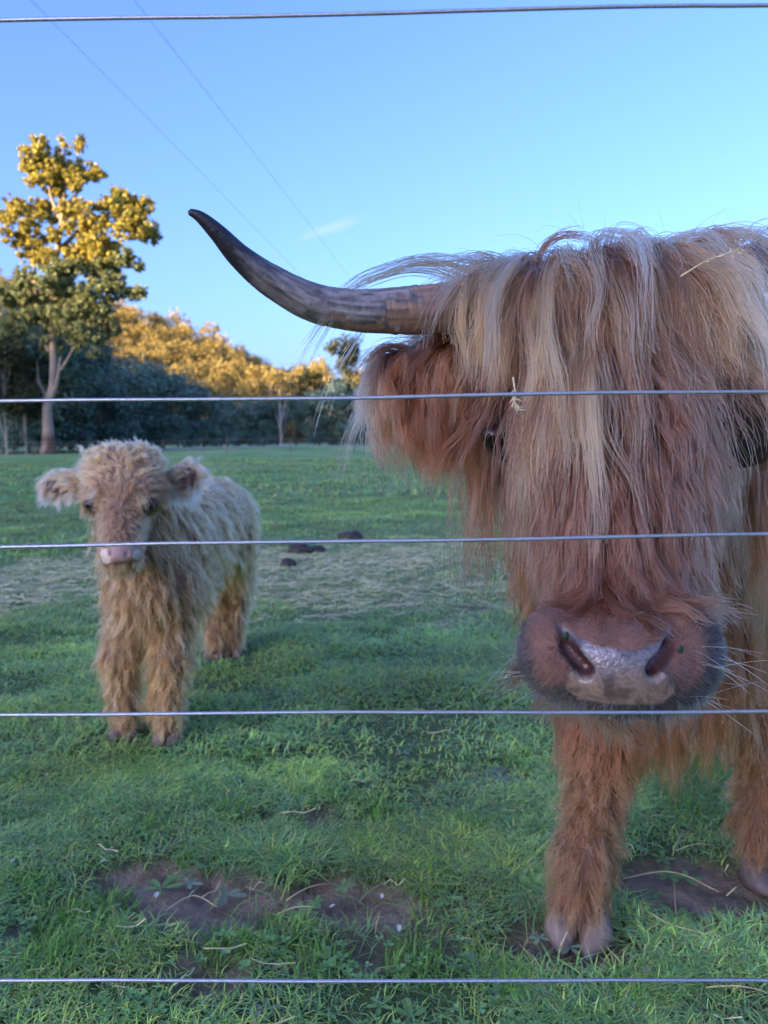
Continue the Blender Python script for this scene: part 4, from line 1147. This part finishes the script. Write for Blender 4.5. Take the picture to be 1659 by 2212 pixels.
# head: hair parts at a whorl between the eyes; curls on the crown
den = lambda C: in_chead(C) * (1 - (calf_nose(C)[0] > .3)) * (1 - .97 * (calf_nose(C)[1] > .5)) * (np.linalg.norm((C - CE_L) / (.05, .03, .04), axis=1) > .8) * (np.linalg.norm((C - CE_R) / (.05, .03, .05), axis=1) > .8) * ceye(C)
wh = W(270, 1100, YF - .17)
gr = sample(KV, KF, 1100, den); gn = S2.grad(gr); rel = gr - wh
upw = smooth(rel[:, 2], -.01, .015)
f = np.stack([rel[:, 0] * 12 * (.4 + .9 * upw), np.full(len(gr), .1), np.where(rel[:, 2] > 0, rel[:, 2] * 14 - np.abs(rel[:, 0]) * 6, -1.0)], -1)
crown_ = smooth(rel[:, 2], .085, .12)
D0 = nrm(tangent(nrm(f), gn) + gn * (.14 + .25 * crown_)[:, None] + (.06 + .2 * crown_)[:, None] * rng.normal(size=gr.shape))
Lc = (.024 + .018 * crown_ + .03 * smooth(np.abs(rel[:, 0]), .07, .1)) * rng.uniform(.8, 1.2, len(gr))
Gh = grow(chead, gr, D0, Lc, 9, (.22 * crown_ + .08), .002 + .006 * rng.random(len(gr)), .006 * crown_ + .001, .04, .05)
rr_ = sample(KV, KF, 15000, den); Ph, ix = strands(Gh, rr_, .82, .004, (.6, .99), 8)
cr = smooth(rr_[:, 2] - wh[2], .06, .11)[:, None]; sdk = smooth(np.abs(rr_[:, 0] - wh[0]), .05, .09)[:, None] * smooth(wh[2] + .01 - rr_[:, 2], -.01, .03)[:, None]
curves_obj('face_hair', Ph, tint(Ph, ix, (np.array([.22, .09, .036]) * (1 - .3 * sdk) + .08 * cr * K_PALE), np.array([.50, .24, .105]) * (1 - cr) * (1 - .35 * sdk) + K_PALE * cr, .16, .12), .0006, calf, origin=CALF0)
# brow locks curling over the eyes and pale ear edges
for c, dr in ((W(222, 1060, YF - .16), -1), (W(296, 1072, YF - .17), 1)):
    gr = c + rng.normal(size=(7, 3)) * (.008, .004, .006); D0 = nrm(np.array([dr * 1.0, -.35, .55]) + .12 * rng.normal(size=(7, 3)))
    Gb = grow(chead, gr, D0, rng.uniform(.05, .07, 7), 10, .8, .008, .002, .1, .03)
    Pb, ix = strands(Gb, c + rng.normal(size=(80, 3)) * (.012, .004, .009), .35, .004, (.6, .99), 9)
    curves_obj('brow_lock', Pb, tint(Pb, ix, np.array([.22, .12, .055]), K_PALE, .1, .15), .0005, calf, origin=CALF0)
for nm, E, sg in (('ear_hair', CE_L, -1), ('ear_hair', CE_R, 1)):
    dn = lambda C: (np.linalg.norm((C - E) / (.075, .05, .062), axis=1) < 1) * (1 - .93 * ((np.linalg.norm((C - E) / (.048, .05, .034), axis=1) < 1) & (C[:, 1] < E[1] - .003)))
    gr = sample(KV, KF, 200, dn); gn = S2.grad(gr)
    f = np.stack([np.full(len(gr), sg * .8), np.full(len(gr), -.1), np.where(gr[:, 2] > E[2], .15, -.9)], -1)
    D0 = nrm(tangent(f, gn) + gn * .4 + .2 * rng.normal(size=gr.shape))
    Ge = grow(None, gr, D0, .04 * rng.uniform(.7, 1.3, len(gr)) + .02 * (gr[:, 2] < E[2]), 7, .3, 0, .003, .05, .05)
    rr_ = sample(KV, KF, 2600, dn); Pe, ix = strands(Ge, rr_, .7, .004, (.6, .99), 7)
    curves_obj(nm, Pe, tint(Pe, ix, np.array([.28, .19, .12]), np.array([.60, .50, .38]), .1, .1), .0006, calf, origin=CALF0)

# ---------------------------------------------------------------- grass
def blades(x, y, h, w, lean, col, curl=0.5):
    n = len(x); z = ground_z(x, y) - .018 * spots(x, y, MUD) - .003
    az = rng.random(n) * 6.283; fx, fy = np.cos(az), np.sin(az)
    wx, wy = -fy * w * .5, fx * w * .5
    l1, l2 = lean * h * .45, lean * h * (1.0 + curl)
    b = np.stack([x, y, z], -1)
    m = b + np.stack([fx * l1, fy * l1, h * .6], -1); t = b + np.stack([fx * l2, fy * l2, h * np.clip(1.1 - .35 * lean, .35, 1)], -1)
    W_ = np.stack([wx, wy, 0 * w], -1)
    V = np.stack([b - W_, b + W_, m + W_ * .75, m - W_ * .75, t], 1).reshape(-1, 3)
    o = np.arange(n)[:, None] * 5
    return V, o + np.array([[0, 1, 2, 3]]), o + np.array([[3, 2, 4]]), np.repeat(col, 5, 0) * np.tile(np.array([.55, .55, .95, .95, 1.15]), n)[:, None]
PAL = np.array([(.25, .48, .14), (.32, .56, .13), (.19, .40, .16), (.44, .63, .13), (.42, .47, .17), (.26, .47, .22)])
def grass_zone(n, y0, y1, h, w, pw=1.0, tuft=3.0):
    y = y0 + (y1 - y0) * rng.random(n) ** pw; x = (rng.random(n) * 2 - 1) * (y * .53 + .55)
    tf = fbm(x * tuft, y * tuft, 3); fine = fbm(x * tuft * 5 + 9, y * tuft * 5, 2)
    md = spots(x, y, MUD); sw = spots(x, y, STRAW)
    tram = np.zeros(n)
    for q in (fl_, fr_, hl_, hr_, (.385, 1.43), (.86, 1.62)):
        tram = np.maximum(tram, 1 - smooth(np.hypot(x - q[0], y - q[1] + .02), .05, .16))
    keep = (rng.random(n) > np.clip(md * 1.25, 0, .985)) & (rng.random(n) > tram * .9) & (rng.random(n) > sw * .45) & (rng.random(n) < -.05 + 2.2 * np.clip(tf - .28, 0, 1) + .75 * fine)
    x, y, tf, sw, fine = x[keep], y[keep], tf[keep], sw[keep], fine[keep]; n = len(x)
    hh = h * (.40 + 1.6 * np.clip(tf - .33, 0, 1) * 1.5 + .35 * rng.random(n)) * (1 - .35 * sw)
    br = smooth(fbm(x * 2.2 + 40, y * 2.2, 3) + .3 * (fine - .5), .5, .72)
    pick = np.where(rng.random(n) < br * .6, 3, rng.integers(0, 6, n))
    c = PAL[pick] * (.65 + .65 * rng.random((n, 1))) * (.55 + 1.0 * fbm(x * 2.1, y * 2.1, 3))[:, None]
    dry = rng.random(n) < .035 + .40 * sw + .22 * smooth(y, 4, 10) * (fbm(x * .35, y * .6, 3) > .47)
    c[dry] = np.array([.36, .32, .17]) * (.6 + .6 * rng.random((dry.sum(), 1)))
    return blades(x, y, hh, w * (.6 + .8 * rng.random(n)), .5 + 1.3 * rng.random(n), c)
zones = [grass_zone(150000, .60, 2.3, .029, .0030, .8), grass_zone(150000, 2.3, 5.2, .036, .0042, .8, 2.6), grass_zone(110000, 5.2, 13, .045, .0085, .75, 1.6), grass_zone(70000, 13, 42, .07, .028, .75, .6)]
# brighter tufts
tx, ty, tr = [], [], []
for u, v, r, m in [(410, 1855, .035, 110), (550, 1640, .05, 150), (500, 1760, .06, 200), (780, 1840, .05, 170), (610, 1870, .06, 220), (230, 1960, .07, 260), (40, 1930, .08, 300), (150, 1985, .08, 260), (600, 2010, .08, 260), (300, 1640, .06, 150), (660, 1560, .12, 240), (860, 1470, .15, 300), (700, 1720, .08, 200), (930, 1900, .06, 160), (1020, 1800, .07, 200), (900, 2080, .07, 220), (690, 2080, .06, 200), (480, 2040, .06, 200),
                   (1080, 2120, .07, 220), (1380, 2170, .06, 200), (1500, 1760, .08, 160), (1420, 1740, .07, 140), (200, 2030, .08, 260), (90, 2090, .08, 260), (820, 1760, .07, 180), (1100, 1880, .06, 160), (310, 1790, .06, 160), (1130, 1640, .1, 200)]:
    g = G(u, v); m = int(m * .8); a_, r_ = rng.random(m) * 6.28, r * np.sqrt(rng.random(m)) * (1 if g[1] < 2 else 1.3)
    tx.append(g[0] + np.cos(a_) * r_); ty.append(g[1] + np.sin(a_) * r_); tr.append(1 - r_ / r * .5)
tx, ty, tr = map(np.concatenate, (tx, ty, tr))
zones.append(blades(tx, ty, .062 * (.45 + .6 * rng.random(len(tx))) * np.clip(tr, .3, 1), .0032 * (.7 + .6 * rng.random(len(tx))), .25 + .7 * rng.random(len(tx)), np.array([.15, .33, .05]) * (.75 + .5 * rng.random((len(tx), 1)))))
Vs, Qs, Ts, Cs, o = [], [], [], [], 0
for V, Q, T_, c in zones:
    Vs.append(V); Qs.append(Q + o); Ts.append(T_ + o); Cs.append(c); o += len(V)
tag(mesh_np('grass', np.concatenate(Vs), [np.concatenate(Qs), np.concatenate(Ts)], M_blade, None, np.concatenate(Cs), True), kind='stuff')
# clover and small broad leaves
def leaflets(x, y, z, r, n_l, col, long=1.0):
    n = len(x); Vl, Fl, Cl = [], [], []; a0 = rng.random(n) * 6.28; tl = .25 + .5 * rng.random(n)
    for k in range(n_l):
        a = a0 + k * 6.283 / n_l + rng.normal(size=n) * .2; ca, sa = np.cos(a), np.sin(a)
        rr = r * (.8 + .4 * rng.random(n))
        prof = [(0, 0, 0), (.5, .42, .18), (.95, .46, .30), (1.12, 0, .22), (.95, -.46, .30), (.5, -.42, .18)]
        P = []
        for f, s, up in prof:
            f = f * long
            P.append(np.stack([x + (ca * f - sa * s) * rr, y + (sa * f + ca * s) * rr, z + up * rr * tl * 1.6 * (1 if long == 1 else .7)], -1))
        Vl.append(np.stack(P, 1).reshape(-1, 3)); Cl.append(np.repeat(col * (.8 + .4 * rng.random((n, 1))), 6, 0))
    V = np.concatenate(Vl); b_ = np.arange(len(V) // 6)[:, None] * 6
    return V, np.concatenate([b_ + np.array([[0, 1, 2, 3]]), b_ + np.array([[0, 3, 4, 5]])]), np.concatenate(Cl)
n = 9000
y = .6 + 2.6 * rng.random(n) ** 1.2; x = (rng.random(n) * 2 - 1) * (y * .53 + .5)
keep = (fbm(x * 3.5 + 70, y * 3.5, 3) > .52) & (rng.random(n) > spots(x, y, MUD) * .9); x, y = x[keep], y[keep]
z = ground_z(x, y) + .012 + .016 * rng.random(len(x))
L1 = leaflets(x, y, z, .0085 * (.7 + .7 * rng.random(len(x))), 3, np.array([.16, .32, .10]) * (.7 + .6 * rng.random((len(x), 1))))
n = 420
y = .65 + 2.4 * rng.random(n) ** 1.1; x = (rng.random(n) * 2 - 1) * (y * .53 + .5); z = ground_z(x, y) + .006
pal2 = np.where(rng.random((n, 1)) < .2, np.array([[.20, .28, .18]]), np.array([[.17, .32, .09]]))
L2 = leaflets(x, y, z, .012 * (.7 + .7 * rng.random(n)), 5, pal2 * (.7 + .5 * rng.random((n, 1))), 2.2)
tag(mesh_np('clover', np.concatenate([L1[0], L2[0]]), np.concatenate([L1[1], L2[1] + len(L1[0])]), M_leaf, None, np.concatenate([L1[2], L2[2]]), False), kind='stuff')

# ---------------------------------------------------------------- straw
def straw_mesh(x, y, L, w, zoff):
    n = len(x); a = rng.normal(.25, .8, n); ca, sa = np.cos(a), np.sin(a); bend = rng.normal(size=n) * .12
    Vl = []
    for f in (-.5, -.17, .17, .5):
        cx, cy = x + ca * L * f - sa * bend * L * (f * f * 4), y + sa * L * f + ca * bend * L * (f * f * 4)
        cz = ground_z(x, y) + zoff + rng.random(n) * .02
        for s in (-.5, .5):
            Vl.append(np.stack([cx - sa * w * s, cy + ca * w * s, cz + w * .5 * s], -1))
    V = np.stack(Vl, 1).reshape(-1, 3); b_ = np.arange(n)[:, None] * 8
    F = np.concatenate([b_ + np.array([[i, i + 2, i + 3, i + 1]]) for i in (0, 2, 4)])
    return V, F, np.repeat(np.array([.66, .60, .34]) * (.5 + .7 * rng.random((n, 1))), 8, 0)
n = 60000
y = 3.3 + 6.2 * rng.random(n); x = (rng.random(n) * 2 - 1) * (y * .53 + .6)
sw = spots(x, y, STRAW); keep = rng.random(n) < sw ** 1.5 * (.25 + 1.1 * np.clip(fbm(x * 1.6, y * 2.5, 3) - .3, 0, 1)); x, y = x[keep][:12000], y[keep][:12000]
A1 = straw_mesh(x, y, .04 + .11 * rng.random(len(x)), .0028 + .0022 * rng.random(len(x)), .012)
n = 150
y = .7 + 3 * rng.random(n); x = (rng.random(n) * 2 - 1) * (y * .5 + .3)
A2 = straw_mesh(x, y, .03 + .07 * rng.random(n), .0016 + .001 * rng.random(n), .006)
tag(mesh_np('straw', np.concatenate([A1[0], A2[0]]), np.concatenate([A1[1], A2[1] + len(A1[0])]), M_dry, None, np.concatenate([A1[2], A2[2]]), True), kind='stuff')
M_stalk = plain_mat('dry_stalk', (.46, .38, .22), .6, 0, .3, (60.0, .4))
for pts, lab in [([(1345, 1911), (1450, 1906), (1552, 1937)], 'long dry stalk arching across the mud behind the cow\'s front hoof'), ([(1455, 1920), (1460, 1996)], 'short dry stalk pointing towards the camera on the mud patch beside the cow'),
                 ([(1479, 1801), (1452, 1864)], 'thin dry stalk leaning in the grass between the cow\'s front legs'), ([(1460, 1852), (1543, 1835)], 'thin dry stalk lying level in the grass between the cow\'s front legs'),
                 ([(1391, 1981), (1460, 2030), (1596, 2052)], 'long curved dry stalk running to the lower edge of the mud beside the hoof'), ([(1523, 2152), (1600, 2158), (1668, 2162)], 'pale dry stalk below the bottom fence wire in the corner'),
                 ([(1322, 2002), (1282, 2064)], 'dry stalk leaning against the cow\'s pale front hoof'), ([(358, 1979), (417, 1950), (470, 1966)], 'bent dry stalk on the large bare mud patch'), ([(618, 1957), (713, 1921)], 'straight dry stalk beside the smaller bare mud patch'), ([(600, 1985), (690, 1976)], 'dry stalk lying at the edge of the smaller bare mud patch')]:
    P = np.array([G(*p) for p in pts]); P[:, 2] = ground_z(P[:, 0], P[:, 1]) + .012
    P = spline(P, 12) if len(P) > 2 else np.linspace(P[0], P[1], 8)
    P[:, 2] += .01 * np.sin(np.linspace(0, 3.14, len(P)))
    V, Q, T_ = tube(P, np.linspace(.0015, .0009, len(P)), 6)
    tag(mesh_np('dry_stalk', V, [Q, T_], M_stalk, origin=P[0]), lab, 'dry stalk', 'dry stalks on the ground')
# ---------------------------------------------------------------- dung, petals
def lump(name, c, r, h, seed, lab):
    V, F = ball((0, 0, 0), 1, 20)
    nn = fbm(V[:, 0] * 2.2 + seed, V[:, 1] * 2.2 + V[:, 2] * 1.5, 4)
    V = V * (0.65 + .7 * nn)[:, None] * np.array([r, r * .8, h * .7]); V[:, 2] = np.maximum(V[:, 2], -.01)
    o = mesh_np(name, V + c, F, M_dung, origin=c)
    tag(o, lab, 'dung', 'dung piles on the paddock')
    return o
for (u, v), r, h, sd, lab in [((648, 1196), .11, .11, 1, 'broad dark dung pile beyond the calf, longest of them all'), ((684, 1193), .085, .07, 4, 'small dark dung heap touching the longest pile beyond the calf'), ((757, 1166), .12, .10, 7, 'dark dung pile just under the third fence wire, between calf and cow'), ((622, 1232), .06, .07, 9, 'smallest dark dung lump, lying in the straw between calf and cow')]:
    g = G(u, v); g[2] = ground_z(g[0], g[1]) + .02
    lump('dung_pile', g, r, h, sd, lab)
M_petal = plain_mat('petal', (.42, .44, .40), .6, 0, .3)
for u, v in [(92, 1676), (100, 1690), (218, 1880), (337, 1960), (1145 * .651, 1566 + 506 * .651), (712, 1981), (826, 1965), (862, 2030), (1400, 1640 + 480), (25, 1880)]:
    g = G(u, v); g[2] = ground_z(g[0], g[1]) + .018
    a = rng.random() * 6.28; L = .009 + .005 * rng.random()
    pr = np.array([(0, 0, 0), (.4, .35, .25), (1, .3, .35), (1.25, 0, .25), (1, -.3, .35), (.4, -.35, .25)]) * L
    V = np.stack([pr[:, 0] * math.cos(a) - pr[:, 1] * math.sin(a), pr[:, 0] * math.sin(a) + pr[:, 1] * math.cos(a), pr[:, 2]], -1) + g
    tag(mesh_np('petal', V, np.array([[0, 1, 2, 3], [0, 3, 4, 5]]), M_petal, origin=g), 'small white petal lying in the grass or mud', 'petal', 'white petals on the ground')

# seed heads and straw caught in the cow's forelock, bits of leaf on the nose
def wisp(pts, lab, r0=.0011, spike=True):
    P = spline(np.array([W(*p) for p in pts]), 26); parts = [tube(P, np.linspace(r0, r0 * .6, 26), 5)]
    if spike:
        for k in range(6, 25):
            d = nrm(P[min(k + 1, 25)] - P[k - 1]); s = nrm(rng.normal(size=3) * .5 + d)
            parts.append(tube([P[k], P[k] + s * .005, P[k] + s * .010], [.0004, .0011, .0003], 4))
    V, F = join(parts)
    tag(mesh_np('grass_seed_head', V, F, M_seed, origin=P[0]), lab, 'seed head')
M_seed = plain_mat('seed_head', (.52, .45, .28), .6, 0, .3, (200.0, .3))
wisp([(1108, 815, .925), (1113, 850, .92), (1110, 870, .92), (1120, 888, .92)], 'pale grass seed head caught in the hair beside the cow\'s eye', .0012)
wisp([(1470, 597, .985), (1520, 567, .965), (1570, 548, .96), (1610, 538, .97)], 'long pale grass stalk caught in the hair on top of the cow\'s head', .0012)
M_bit = plain_mat('green_leaf_bit', (.014, .04, .02), .4, 0, .4)
for (u, v, Y), lab in (((1222, 1374, .0), 'tiny green leaf scrap in the cow\'s nostril by the long horn side'), ((1470, 1402, .0), 'tiny green leaf scrap on the rim of the cow\'s other nostril')):
    lo_, hi_ = .70, .95
    for _ in range(300):
        if S_.d(W(u, v, lo_)[None])[0] < .001: break
        lo_ += .001
    c = W(u, v, lo_ - .0015)
    V, F = ball((0, 0, 0), 1, 7); V = V * np.array([.0034, .0014, .0048])
    tag(mesh_np('leaf_scrap', V + c, F, M_bit, origin=c), lab, 'leaf scrap')

# ---------------------------------------------------------------- power lines overhead and the paddock's far fence
M_line = plain_mat('power_line', (.05, .055, .06), .5, .3)
for pts, lab in [([(-40, -95), (60, 0), (135, 72), (250, 180), (360, 297), (460, 398), (550, 482), (640, 582)], 'thin overhead power line, the one nearer the tall gum'), ([(215, -70), (282, 0), (330, 66), (400, 144), (470, 212), (570, 342), (690, 502), (765, 612)], 'thin overhead power line, the one nearer the cow')]:
    P = []
    for u, v in pts:
        d = ray(u, v); P.append(CP + d * (8.2 / d[2]))
    P = np.array(P); e = P[-1] - P[-2]
    P = np.concatenate([P, [P[-1] + e * 1.2 + (0, 0, -.1), P[-1] + e * 6 + (0, 0, -.3)]])
    tq = np.linspace(0, 1, len(P)); dd = np.concatenate([[0], np.cumsum(np.linalg.norm(np.diff(P, axis=0), axis=1))])
    P = np.stack([np.polyval(np.polyfit(dd, P[:, a], 2 if a < 2 else 1), np.linspace(0, dd[-1], 90)) for a in range(3)], -1)
    V, Q, T_ = tube(P, .004, 6)
    tag(mesh_np('power_line', V, [Q, T_], M_line, origin=P[0]), lab, 'power line', 'overhead power lines')
ff = empty('far_fence', (0, 64, 0), 'low wire fence with thin posts along the far side of the paddock', 'fence')
xs = np.arange(-44, 45, 5.2)
ys = 64 + 1.2 * np.sin(xs * .05); zs = ground_z(xs, ys)
for k in range(len(xs)):
    V, Q, T_ = tube([(xs[k], ys[k], zs[k] - .3), (xs[k], ys[k], zs[k] + .6), (xs[k], ys[k], zs[k] + 1.2)], .035, 6)
    mesh_np('post', V - np.array([0, 64, 0]), [Q, T_], M_pole, ff)
for h_ in (.45, .8, 1.12):
    V, Q, T_ = tube(np.stack([xs, ys - .04, zs + h_], -1), .006, 5)
    mesh_np('wire', V - np.array([0, 64, 0]), [Q, T_], M_steel, ff)
